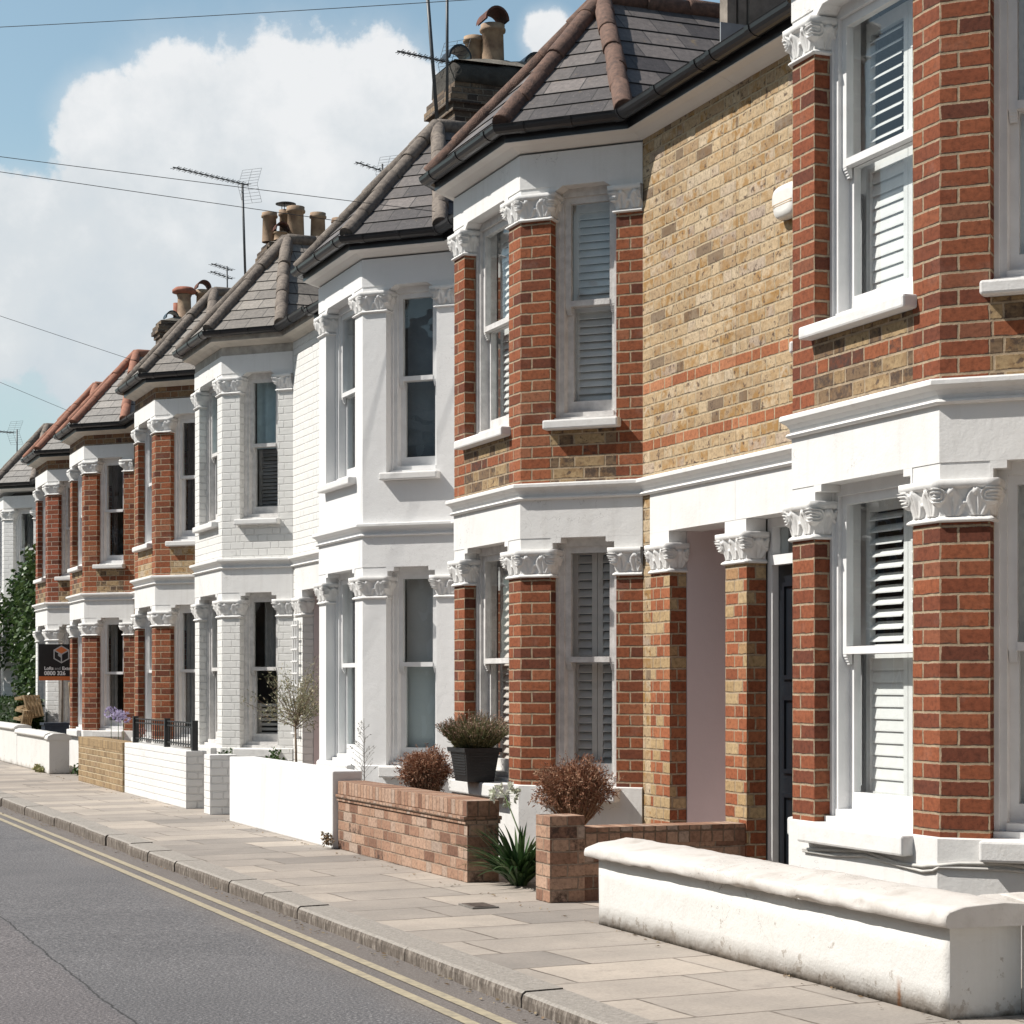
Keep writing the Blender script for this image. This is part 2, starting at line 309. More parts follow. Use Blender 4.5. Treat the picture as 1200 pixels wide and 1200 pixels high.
class MB:
    def __init__(s): s.v = []; s.f = []; s.uv = []; s.mi = []; s.sm = []
    def face(s, pts, uvs=None, mi=0, smooth=False):
        b = len(s.v); s.v += [tuple(p) for p in pts]; s.f.append(tuple(range(b, b + len(pts))))
        if uvs is None: uvs = [(p[0] + p[1] * .37, p[2]) for p in pts]
        s.uv.append(uvs); s.mi.append(mi); s.sm.append(smooth)
    def fbox(s, F, u0, u1, d0, d1, z0, z1, uo=0., mi=0, skip=''):
        P = F.P
        def q(a, uv): s.face([P(*x) for x in a], uv, mi)
        if 'o' not in skip: q([(u0, d1, z0), (u0, d1, z1), (u1, d1, z1), (u1, d1, z0)], [(u0 + uo, z0), (u0 + uo, z1), (u1 + uo, z1), (u1 + uo, z0)])
        if 'i' not in skip: q([(u0, d0, z0), (u1, d0, z0), (u1, d0, z1), (u0, d0, z1)], [(u0, z0), (u1, z0), (u1, z1), (u0, z1)])
        q([(u0, d0, z0), (u0, d0, z1), (u0, d1, z1), (u0, d1, z0)], [(d0, z0), (d0, z1), (d1, z1), (d1, z0)])
        q([(u1, d0, z0), (u1, d1, z0), (u1, d1, z1), (u1, d0, z1)], [(d0 + .11, z0), (d1 + .11, z0), (d1 + .11, z1), (d0 + .11, z1)])
        q([(u0, d0, z1), (u1, d0, z1), (u1, d1, z1), (u0, d1, z1)], [(u0, d0), (u1, d0), (u1, d1), (u0, d1)])
        q([(u0, d0, z0), (u0, d1, z0), (u1, d1, z0), (u1, d0, z0)], [(u0, d0), (u0, d1), (u1, d1), (u1, d0)])
    def box(s, x0, x1, y0, y1, z0, z1, mi=0):       # axis box; uv: u along y on x-faces, along x on y-faces
        F = Fr((x0, y0), (x0, y1)); s.fbox(F, 0, y1 - y0, -(x1 - x0), 0, z0, z1, y0, mi)
    def mbox(s, mat, sx, sy, sz, mi=0):             # box centred in a matrix
        c = [mat @ Vector((a * sx / 2, b * sy / 2, e * sz / 2)) for a in (-1, 1) for b in (-1, 1) for e in (-1, 1)]
        for i in ((0, 1, 3, 2), (4, 6, 7, 5), (0, 4, 5, 1), (2, 3, 7, 6), (0, 2, 6, 4), (1, 5, 7, 3)): s.face([c[j] for j in i], None, mi)
    def prism(s, poly, z0, z1, us=None, mi=0):
        n = len(poly)
        area = sum(poly[i][0] * poly[(i + 1) % n][1] - poly[(i + 1) % n][0] * poly[i][1] for i in range(n))
        if us is None:
            us = []; c = 0
            for i in range(n):
                l = math.dist(poly[i][:2], poly[(i + 1) % n][:2]); us.append((c, c + l)); c += l
        for i in range(n):
            a, b = poly[i], poly[(i + 1) % n]; ua, ub = us[i]
            pts = [(a[0], a[1], z0), (b[0], b[1], z0), (b[0], b[1], z1), (a[0], a[1], z1)]; uv = [(ua, z0), (ub, z0), (ub, z1), (ua, z1)]
            if area < 0: pts.reverse(); uv.reverse()
            s.face(pts, uv, mi)
        top = [(p[0], p[1], z1) for p in poly]; bot = [(p[0], p[1], z0) for p in poly]
        if area < 0: top.reverse()
        else: bot.reverse()
        s.face(top, [(p[0], p[1]) for p in top], mi); s.face(bot, [(p[0], p[1]) for p in bot], mi)
    def sweep(s, prof, path, mi=0, smooth=False, caps=True, vz=True):
        """prof: closed loop of (d,z), counter-clockwise seen along path; path: plan points"""
        offs = []; cum = [0]
        n = len(path)
        ts = [Vector((path[i + 1][0] - path[i][0], path[i + 1][1] - path[i][1])) for i in range(n - 1)]
        for t in ts: cum.append(cum[-1] + t.length)
        nn = [Vector((-t.y, t.x)).normalized() for t in ts]
        for i in range(n):
            a = nn[max(0, i - 1)]; b = nn[min(n - 2, i)]
            mvec = a + b; mvec = mvec / max(1e-6, mvec.dot(b)) if mvec.length > 1e-6 else b
            offs.append(mvec)
        ring = [[(path[i][0] + offs[i].x * d, path[i][1] + offs[i].y * d, z) for d, z in prof] for i in range(n)]
        k = len(prof)
        for i in range(n - 1):
            for j in range(k):
                j2 = (j + 1) % k
                s.face([ring[i][j], ring[i][j2], ring[i + 1][j2], ring[i + 1][j]], [(cum[i], prof[j][1]), (cum[i], prof[j2][1]), (cum[i + 1], prof[j2][1]), (cum[i + 1], prof[j][1])], mi, smooth)
        if caps:
            s.face(list(reversed(ring[0])), [(d, z) for d, z in reversed(prof)], mi); s.face(ring[-1], [(d, z) for d, z in prof], mi)
    def tube(s, pts, r, seg=8, mi=0, caps=True, smooth=True):
        pts = [Vector(p) for p in pts]; rs = r if isinstance(r, (list, tuple)) else [r] * len(pts)
        rings = []; up = None
        for i, p in enumerate(pts):
            t = (pts[min(i + 1, len(pts) - 1)] - pts[max(0, i - 1)]).normalized()
            if up is None:
                up = Vector((0, 0, 1)) if abs(t.z) < .9 else Vector((1, 0, 0))
            a = t.cross(up).normalized(); b = a.cross(t).normalized(); up = b
            rings.append([p + (a * math.cos(2 * math.pi * k / seg) + b * math.sin(2 * math.pi * k / seg)) * rs[i] for k in range(seg)])
        for i in range(len(pts) - 1):
            for k in range(seg):
                k2 = (k + 1) % seg
                s.face([rings[i][k], rings[i][k2], rings[i + 1][k2], rings[i + 1][k]], None, mi, smooth)
        if caps: s.face(list(reversed(rings[0])), None, mi); s.face(rings[-1], None, mi)
    def lathe(s, c, prof, seg=20, mi=0, smooth=True):
        c = Vector(c)
        rings = [[c + Vector((r * math.cos(2 * math.pi * k / seg), r * math.sin(2 * math.pi * k / seg), z)) for k in range(seg)] for r, z in prof]
        for i in range(len(prof) - 1):
            for k in range(seg):
                k2 = (k + 1) % seg
                s.face([rings[i][k], rings[i][k2], rings[i + 1][k2], rings[i + 1][k]], None, mi, smooth)
    def build(s, name, mats, parent=None, loc=None, weld=False, bevel=0.):
        if parent is not None: L = LOC[parent.name]
        else: L = Vector(loc) if loc is not None else Vector((0, 0, 0))
        me = bpy.data.meshes.new(name)
        me.from_pydata([(x - L.x, y - L.y, z - L.z) for x, y, z in s.v], [], s.f)
        uvl = me.uv_layers.new(name='UVMap')
        flat = [c for fu in s.uv for p in fu for c in (p[0], p[1])]
        uvl.data.foreach_set('uv', flat)
        me.polygons.foreach_set('material_index', s.mi); me.polygons.foreach_set('use_smooth', s.sm)
        for m in (mats if isinstance(mats, (list, tuple)) else [mats]): me.materials.append(m)
        if weld or any(s.sm) or bevel:
            import bmesh
            bm = bmesh.new(); bm.from_mesh(me); bmesh.ops.remove_doubles(bm, verts=bm.verts, dist=1e-5)
            bmesh.ops.recalc_face_normals(bm, faces=bm.faces); bm.to_mesh(me); bm.free()
        me.update()
        o = bpy.data.objects.new(name, me); COL.objects.link(o)
        if parent is not None: o.parent = parent
        else: o.location = L
        LOC[o.name] = L
        if bevel:
            b = o.modifiers.new('bevel', 'BEVEL'); b.width = bevel; b.segments = 2; b.limit_method = 'ANGLE'; b.angle_limit = R(40)
        return o

def tag(o, label, cat, group=None, kind=None):
    o['label'] = label; o['category'] = cat
    if group: o['group'] = group
    if kind: o['kind'] = kind
    return o
def empty(name, loc, label=None, cat=None, group=None):
    o = bpy.data.objects.new(name, None); COL.objects.link(o); o.location = loc; o.empty_display_size = .2
    LOC[o.name] = Vector(loc)
    if label: tag(o, label, cat, group)
    return o
def struct(o, kind='structure'): o['kind'] = kind; return o

# ------------------------------------------------------------------ camera, light, sky
TH = math.atan(930 / 2400); HCAM = 1.27
cd = bpy.data.cameras.new('camera'); cam = bpy.data.objects.new('camera', cd); COL.objects.link(cam)
cam.location = (0, 0, HCAM); cam.rotation_euler = (R(90), 0, -TH)
cd.sensor_width = 36; cd.lens = 72; cd.shift_y = 202 / 1200; cd.clip_start = .05; cd.clip_end = 3000
sc.camera = cam
def ray(px, py):
    f = Vector((math.sin(TH), math.cos(TH), 0)); r = Vector((math.cos(TH), -math.sin(TH), 0))
    return (f + r * ((px - 600) / 2400) + Vector((0, 0, (802 - py) / 2400))).normalized()

SEL, SAZ = R(47), R(21)
sdir = Vector((-math.cos(SAZ) * math.cos(SEL), math.sin(SAZ) * math.cos(SEL), math.sin(SEL)))
sl = bpy.data.lights.new('sun', 'SUN'); so = bpy.data.objects.new('sun', sl); COL.objects.link(so)
sl.energy = 4.5; sl.angle = R(.53); sl.color = (1., .955, .89)
so.rotation_euler = sdir.to_track_quat('Z', 'Y').to_euler(); so.location = (-20, 10, 30)

t = NT(W.node_tree); t.N.clear()
out = t.n('ShaderNodeOutputWorld')
sky = t.n('ShaderNodeTexSky', sky_type='NISHITA'); sky.sun_disc = False; sky.sun_elevation = SEL; sky.sun_rotation = math.atan2(sdir.x, sdir.y)
sky.air_density = 1.1; sky.dust_density = 1.6; sky.ozone_density = 1.6
g = t.n('ShaderNodeTexCoord').outputs['Generated']
nz = t.n('ShaderNodeTexNoise', {'Scale': 9., 'Detail': 8., 'Roughness': .58}); t.L.new(g, nz.inputs['Vector'])
nf = t.n('ShaderNodeTexNoise', {'Scale': 26., 'Detail': 8., 'Roughness': .6}); t.L.new(g, nf.inputs['Vector'])
blobs = [(330, 190, 150), (440, 150, 105), (230, 170, 110), (130, 150, 62), (480, 230, 110), (140, 250, 90), (40, 330, 110), (200, 330, 150), (340, 320, 130), (110, 400, 85), (645, 45, 34), (20, 270, 70)]
acc = None
for bx, by, br in blobs:
    d = t.n('ShaderNodeVectorMath', {0: g, 1: tuple(ray(bx, by))}, operation='DISTANCE').outputs['Value']
    v = t.mr(d, 0., br * 1.55 / 2400, 1., 0.)
    acc = v if acc is None else t.m('MAXIMUM', acc, v)
n3_ = t.noise(g, 70., 6, .6)
base = t.m('ADD', acc, t.m('MULTIPLY', t.m('SUBTRACT', nz.outputs[0], .5), .6))
base = t.m('ADD', base, t.m('MULTIPLY', t.m('SUBTRACT', nf.outputs[0], .5), .7))
base = t.m('ADD', base, t.m('MULTIPLY', t.m('SUBTRACT', n3_, .5), .3))
cm = t.m('MAXIMUM', t.mr(base, .3, .47, 0., 1., True), t.mr(t.m('ADD', acc, t.m('MULTIPLY', t.m('SUBTRACT', nz.outputs[0], .5), .9)), .1, .7, 0., .6, True))
gen = t.mr(t.noise(g, 2.3, 7, .6), .55, .75, 0, .35, True)      # clouds over the rest of the sky
fwd = t.n('ShaderNodeVectorMath', {0: g, 1: tuple(ray(500, 400))}, operation='DOT_PRODUCT').outputs['Value']
gen = t.m('MULTIPLY', gen, t.mr(fwd, .86, .95, .8, 0.))
cm = t.m('MAXIMUM', cm, gen)
sepz = t.n('ShaderNodeSeparateXYZ', {0: g}).outputs[2]
shade = t.ramp(t.m('ADD', t.mr(sepz, .1, .34), t.m('ADD', t.m('MULTIPLY', t.m('SUBTRACT', nz.outputs[0], .5), .6), t.m('MULTIPLY', t.m('SUBTRACT', nf.outputs[0], .5), 1.1))), [(0., (4.1, 4.5, 4.85)), (.5, (4.9, 5.1, 5.25)), (.85, (6.1, 6.1, 6.1))])
skyc = t.n('ShaderNodeHueSaturation', {'Saturation': .92, 'Value': 1.0, 'Color': sky.outputs[0]}).outputs[0]
skyc = t.mix(1., skyc, (.93, 1.03, .97), 'MULTIPLY')
skyc = t.mix(1., skyc, t.ramp(t.mr(fwd, .5, .92), [(0., (.62, .62, .62)), (1., (1.02, 1.0, .96))]), 'MULTIPLY')
low = t.m('MULTIPLY', t.mr(sepz, .0, .26, .85, 0.), t.mr(fwd, .6, .93, .15, 1.))
skyc = t.mix(low, skyc, (3.7, 4.45, 4.85))
cc = t.mix(t.m('MULTIPLY', cm, .9), skyc, shade)
bg = t.n('ShaderNodeBackground', {'Color': cc, 'Strength': .112}); t.L.new(bg.outputs[0], out.inputs[0])
sc.view_settings.view_transform = 'Standard'; sc.view_settings.look = 'None'; sc.view_settings.exposure = .42; sc.view_settings.gamma = 1
sc.cycles.max_bounces = 6; sc.cycles.diffuse_bounces = 3; sc.cycles.glossy_bounces = 3; sc.cycles.transparent_max_bounces = 10
sc.cycles.caustics_reflective = False; sc.cycles.caustics_refractive = False

# ------------------------------------------------------------------ ground
def kerbx(y):
    if y < 10: return 3.1
    k = min(1., (y - 10) / 30); return 3.1 - .36 * k ** 1.25
def dropz(y): return -.068 - .04 * max(0., min(1., (y - 8) / 18))
YS = [-40, -20, -10, 0] + [2 + i for i in range(60)] + [70, 90, 120, 200]

def m_asphalt():
    m, t, p, o = newmat('asphalt')
    g = t.n('ShaderNodeNewGeometry').outputs['Position']
    sx = t.n('ShaderNodeSeparateXYZ', {0: g}).outputs[0]
    sy_ = t.n('ShaderNodeSeparateXYZ', {0: g}).outputs[1]
    n1 = t.noise(g, 72., 3, .85); n2 = t.noise(g, .9, 5, .6); n3 = t.noise(g, 60., 4, .6)
    c = t.ramp(n1, [(.3, (.035, .034, .036)), (.45, (.105, .102, .107)), (.56, (.155, .151, .156)), (.68, (.36, .35, .35))])
    c = t.mix(1., c, t.ramp(n2, [(.3, (.88, .88, .88)), (.7, (1.12, 1.11, 1.1))]), 'MULTIPLY')
    xl = t.m('ADD', sx, t.m('MULTIPLY', t.m('SUBTRACT', t.noise(g, 1.6, 7, .7), .5), .09))
    c = t.mix(t.mr(xl, 1.5, 1.54, .55, 0.), c, t.mix(1., c, (1.12, 1.02, 1.0), 'MULTIPLY'))
    e = t.mr(t.m('ADD', sx, t.m('MULTIPLY', n2, .5)), 2.75, 3.2, 0., .6, True)
    c = t.mix(e, c, (.19, .16, .138))
    f = t.mr(t.m('ABSOLUTE', t.m('SUBTRACT', xl, 1.53)), .002, .008, 1., 0.)
    c = t.mix(t.m('MULTIPLY', f, .8), c, (.02, .02, .02))
    setp(t, p, c, .85, t.m('ADD', n1, t.m('MULTIPLY', n3, .5)), .006, .3)
    return m
def m_slabs():
    m, t, p, o = newmat('paving_slabs')
    g = t.n('ShaderNodeNewGeometry').outputs['Position']
    mp = t.n('ShaderNodeMapping', {'Vector': g, 'Rotation': (0, 0, R(-4)), 'Location': (.13, .2, 0)})
    nw = t.n('ShaderNodeTexNoise', {'Scale': 3., 'Detail': 3.}); t.L.new(g, nw.inputs['Vector'])
    off = t.n('ShaderNodeVectorMath', {0: nw.outputs['Color'], 3: .03}, operation='SCALE')
    vv = t.n('ShaderNodeVectorMath', {0: mp.outputs[0], 1: off.outputs[0]}, operation='ADD').outputs[0]
    br = t.n('ShaderNodeTexBrick', {'Color1': (0, 0, 0), 'Color2': (1, 1, 1), 'Mortar': (.5, .5, .5), 'Scale': 1., 'Mortar Size': .008, 'Mortar Smooth': .25, 'Brick Width': .74, 'Row Height': .5}, offset=.43, squash=1.25, squash_frequency=3)
    t.L.new(vv, br.inputs['Vector'])
    c = t.ramp(br.outputs[0], [(0., (.25, .227, .207)), (.3, (.335, .3, .268)), (.6, (.38, .337, .297)), (1., (.45, .395, .342))])
    n2 = t.noise(g, 1.6, 6, .65); n3 = t.noise(g, 55., 5, .7)
    c = t.mix(1., c, t.ramp(n2, [(.3, (.8, .8, .8)), (.7, (1.1, 1.08, 1.06))]), 'MULTIPLY')
    c = t.mix(1., c, t.ramp(n3, [(.3, (.86, .86, .86)), (.7, (1.08, 1.08, 1.08))]), 'MULTIPLY')
    c = t.mix(t.mr(t.noise(g, 5., 6, .75), .57, .7, 0, .5), c, (.2, .175, .155))
    c = t.mix(t.mr(t.noise(g, 26., 4, .7), .66, .72, 0, .5), c, (.16, .14, .125))
    cr = t.m('MULTIPLY', br.outputs['Fac'], t.mr(t.noise(g, 4., 4), .35, .6, .35, 1.))
    c = t.mix(t.m('MULTIPLY', cr, .85), c, (.1, .08, .065))
    setp(t, p, c, .85, t.m('SUBTRACT', t.m('MULTIPLY', n3, .4), br.outputs['Fac']), .006, .25)
    return m
def m_kerb(side=False):
    m, t, p, o = newmat('kerb_side' if side else 'kerb_granite')
    g = t.n('ShaderNodeNewGeometry').outputs['Position']
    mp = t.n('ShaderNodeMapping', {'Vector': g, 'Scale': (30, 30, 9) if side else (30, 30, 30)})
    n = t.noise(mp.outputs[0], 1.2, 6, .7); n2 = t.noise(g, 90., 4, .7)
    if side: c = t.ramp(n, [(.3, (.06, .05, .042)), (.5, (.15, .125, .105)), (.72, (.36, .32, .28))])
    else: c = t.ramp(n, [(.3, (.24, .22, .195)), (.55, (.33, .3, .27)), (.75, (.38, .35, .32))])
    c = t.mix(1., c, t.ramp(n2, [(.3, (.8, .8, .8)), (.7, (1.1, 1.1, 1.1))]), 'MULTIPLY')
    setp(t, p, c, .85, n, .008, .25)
    return m
M['asph'] = m_asphalt(); M['slab'] = m_slabs(); M['kerb'] = m_kerb(); M['kerbs'] = m_kerb(True)
M['earth'] = m_plain('garden_soil', (.2, .16, .12), .95, .2, 5., .01)
M['far'] = m_plain('far_ground', (.16, .16, .13), .95, .2, .2)
M['yline'] = m_plain('worn_yellow_paint', (.42, .36, .25), .8, .14, 25., .001, col2=(.27, .235, .18))

b = MB(); b.face([(-900, -900, -.3), (900, -900, -.3), (900, 900, -.3), (-900, 900, -.3)]); struct(b.build('ground', M['far']))
b = MB()
for y0, y1 in zip(YS, YS[1:]):
    b.face([(-5, y0, dropz(y0)), (kerbx(y0) + .03, y0, dropz(y0)), (kerbx(y1) + .03, y1, dropz(y1)), (-5, y1, dropz(y1))])
struct(b.build('road', M['asph']))
b = MB()
for y0, y1 in zip(YS, YS[1:]):
    b.face([(kerbx(y0) + .195, y0, -.004), (6.4, y0, .012), (6.4, y1, .012), (kerbx(y1) + .195, y1, -.004)])
struct(b.build('pavement', M['slab']))
b = MB(); b.box(-7.5, -5, -40, 120, -.2, .0); struct(b.build('opposite_pavement', M['slab']))
# kerb stones: one run of stones with gaps between them
b = MB(); y = -6.; rk = random.Random(4)
while y < 75:
    L = rk.uniform(.72, 1.05); j = .012; dz = rk.uniform(-.006, .006); dx = rk.uniform(-.008, .008)
    ya, yb = y + j, y + L
    n = 4
    for i in range(n):
        a = ya + (yb - ya) * i / n; c = ya + (yb - ya) * (i + 1) / n
        pr = []
        for yy in (a, c):
            x = kerbx(yy) + dx; r1 = .018
            pr.append([(x + .0, yy, -.16), (x + .0, yy, -.03 + dz), (x + .006, yy, -.012 + dz), (x + .02, yy, -.002 + dz), (x + .19, yy, .002 + dz), (x + .19, yy, -.16)])
        for k in range(5):
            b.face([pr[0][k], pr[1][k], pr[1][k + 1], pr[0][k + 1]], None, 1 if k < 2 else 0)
        if i == 0: b.face(pr[0], None, 1)
        if i == n - 1: b.face(pr[1][::-1], None, 1)
    y += L
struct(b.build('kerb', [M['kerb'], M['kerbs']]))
for off in (.2, .335):
    b = MB(); rk = random.Random(int(off * 100))
    for y0, y1 in zip(YS[3:-3], YS[4:-2]):
        ww = .028 
        a0 = kerbx(y0) - off; a1 = kerbx(y1) - off
        b.face([(a0 - ww, y0, dropz(y0) + .004), (a0 + ww, y0, dropz(y0) + .004), (a1 + ww, y1, dropz(y1) + .004), (a1 - ww, y1, dropz(y1) + .004)])
    struct(b.build('road_marking', M['yline']))
b = MB(); rk = random.Random(12)
for i in range(900):
    y = 3.5 + rk.random() ** 1.5 * 34
    if rk.random() < .62: x = kerbx(y) - abs(rk.gauss(0, .06)) - .01; z = dropz(y) + .006
    else: x = 4.36 - abs(rk.gauss(0, .05)) - .01; z = .006
    s = rk.uniform(.004, .016); a = rk.uniform(0, 6.28); dx, dy = math.cos(a) * s, math.sin(a) * s
    b.face([(x - dx, y - dy, z), (x + dy * .5, y - dx * .5, z + s * .4), (x + dx, y + dy, z + s * rk.uniform(0, .5)), (x - dy * .5, y + dx * .5, z)])
struct(b.build('leaf_litter', M['litter']), 'stuff')

uc = empty('utility_cover', (4.05, 10.98, 0), 'small rusty metal utility cover set in the paving outside the brick gateway', 'utility cover')
b = MB(); b.box(3.97, 4.13, 10.86, 11.1, -.02, .0095); b.build('surround', m_plain('cover_concrete', (.24, .22, .2), .9, .2, 20.), uc)
b = MB(); b.box(3.985, 4.115, 10.875, 11.085, .01, .0125)
for k in range(4): b.box(3.995, 4.105, 10.885 + k * .05, 10.91 + k * .05, .013, .0148)
b.build('lid', m_plain('rusty_iron', (.17, .135, .115), .8, .2, 25.), uc)
# ------------------------------------------------------------------ houses
D, XW, S_ = 5.14, 5.77, .633
WF = 1.36
H = .0762
ZPL, ZC0, ZC1, ZL0, ZSTR0, ZSTR1, ZSILL, ZU0, ZU1, ZUL, ZFR = .58, 2.0, 2.19, 2.27, 2.53, 2.642, 3.07, 4.44, 4.62, 4.665, 4.90
DEP = .23

def capital(b, path, z0, z1, step=.012, amp=1.0, seed=0):
    """carved capital following a pier's outer outline (open plan path)"""
    rk = random.Random(seed)
    pts = [Vector(p) for p in path]
    segs = []
    for i in range(len(pts) - 1):
        t = pts[i + 1] - pts[i]; segs.append((pts[i], t, Vector((-t.y, t.x)).normalized(), t.length))
    cols = []                                        # (base point, miter normal, s in seg, seg length)
    for i, (p, tv, n, L) in enumerate(segs):
        k = max(4, int(L / step))
        for j in range(k + (1 if i == len(segs) - 1 else 0)):
            s = j / k
            nn = n
            if j == 0 and i > 0:
                mv = segs[i - 1][2] + n; nn = mv / mv.dot(n)
            cols.append((p + tv * s, nn, s, L))
    cols.append((pts[-1], segs[-1][2], 1., segs[-1][3]))
    hgt = z1 - z0
    rows = [(0, -.01), (0, .012), (.012, .019), (.03, .022), (.05, .02), (.075, .013), (.1, .002)]
    nb = max(8, int(hgt * .68 / step))
    out = []
    lv_ = [rk.uniform(.8, 1.15) for _ in range(12)]
    for q, nn, s, L in cols:
        col = []
        for zz, d in rows: col.append((d, z0 + zz * hgt * 1.4))
        zb0 = z0 + .15 * hgt; zb1 = z0 + .78 * hgt
        nl = max(1, round(L / .095))
        for j in range(nb + 1):
            v = j / nb
            fl = .004 + .03 * v ** 1.5
            r = 0.
            for k in range(nl):
                c = (k + .5) / nl
                lw = L / nl
                x = (s - c) * L / lw; yv = v
                wd = .5 * max(0., math.sin(math.pi * min(1, yv * .8 + .16))) ** .6
                if wd > .02:
                    ax = abs(x) / wd
                    if ax < 1:
                        e = min(1., (1 - ax) * 5)
                        ang = math.atan2(yv + .25, x * 1.6)
                        lf = e * (.55 + .3 * abs(math.sin(ang * 4.5)) + .35 * (1 - ax * ax) * yv)
                        if abs(x) < .05: lf *= .6
                        lf *= lv_[(k * 3 + int(L * 40)) % 12]
                        r = max(r, lf)
                rr = math.hypot(x * lw, (v - .86) * hgt * .63)
                r = max(r, 1.3 * math.sqrt(max(0., 1 - (rr / .02) ** 2)))
                for sg in (-.5, .5):
                    rr = math.hypot((x - sg) * lw, (v - .45) * hgt * .63)
                    r = max(r, 1.0 * math.sqrt(max(0., 1 - (rr / .014) ** 2)))
            for e in (0., 1.):                       # corner scrolls
                ds = (s - e) * L; dz_ = (v - .72) * hgt * .63; rr = math.hypot(ds, dz_)
                if rr < .036:
                    th = math.atan2(dz_, ds if e == 0 else -ds)
                    r = max(r, 1.15 + .3 * math.cos(rr * 400 - th))
            col.append((fl + .02 * amp * r - .006, zb0 + (zb1 - zb0) * v))
        col += [(.04, z0 + .8 * hgt), (.048, z0 + .83 * hgt), (.048, z0 + .99 * hgt), (.044, z1), (-.01, z1)]
        out.append([(q.x + nn.x * d, q.y + nn.y * d, z) for d, z in col])
    for i in range(len(out) - 1):
        for j in range(len(out[0]) - 1):
            b.face([out[i][j], out[i][j + 1], out[i + 1][j + 1], out[i + 1][j]], None, 0, True)

def louvres(F, u0, u1, z0, z1, d, panels, name, mat, parent, pitch=.06, tilt=35, sw=.062, rails=True):
    b = MB(); w = (u1 - u0) / panels
    for k in range(panels):
        a, c = u0 + k * w + .002, u0 + (k + 1) * w - .002; st = .038
        b.fbox(F, a, a + st, d - .03, d, z0, z1); b.fbox(F, c - st, c, d - .03, d, z0, z1)
        zm = (z0 + z1) / 2
        spans = [(z0 + .07, zm - .035), (zm + .035, z1 - .07)]
        if rails:
            b.fbox(F, a + st, c - st, d - .03, d, z0, z0 + .07); b.fbox(F, a + st, c - st, d - .03, d, zm - .035, zm + .035); b.fbox(F, a + st, c - st, d - .03, d, z1 - .07, z1)
        else: spans = [(z0, z1)]
        for s0, s1 in spans:
            tl = 80 if (tilt == 35 and s0 < zm) else tilt
            n = int((s1 - s0) / pitch); ca, sa = math.cos(R(tl)), math.sin(R(tl))
            for i in range(n):
                zc = s0 + (i + .5) * (s1 - s0) / n
                h = sw / 2
                P = [(-h * ca, -h * sa), (h * ca, h * sa)]
                for off in (0, .006):
                    pass
                q = [F.P(a + st, d - .015 + P[0][0], zc - P[0][1]), F.P(c - st, d - .015 + P[0][0], zc - P[0][1]), F.P(c - st, d - .015 + P[1][0], zc - P[1][1]), F.P(a + st, d - .015 + P[1][0], zc - P[1][1])]
                up = Vector((0, 0, .007))
                q2 = [x + up for x in q]
                b.face(q2); b.face(q[::-1]); b.face([q[2], q[3], q2[3], q2[2]]); b.face([q[0], q[1], q2[1], q2[0]])
    return b.build(name, mat, parent)

def curtain(F, u0, u1, z0, z1, d, mat, parent, name='curtain', amp=.018, wl=.075):
    b = MB(); n = max(6, int((u1 - u0) / .012)); ph = random.random() * 6
    pr = [(u0 + (u1 - u0) * i / n, d + amp * math.sin(2 * math.pi * i * (u1 - u0) / n / wl + ph) + .4 * amp * math.sin(i * .37)) for i in range(n + 1)]
    for a, c in zip(pr, pr[1:]):
        b.face([F.P(a[0], a[1], z0), F.P(a[0], a[1], z1), F.P(c[0], c[1], z1), F.P(c[0], c[1], z0)], None, 0, True)
    return b.build(name, mat, parent)

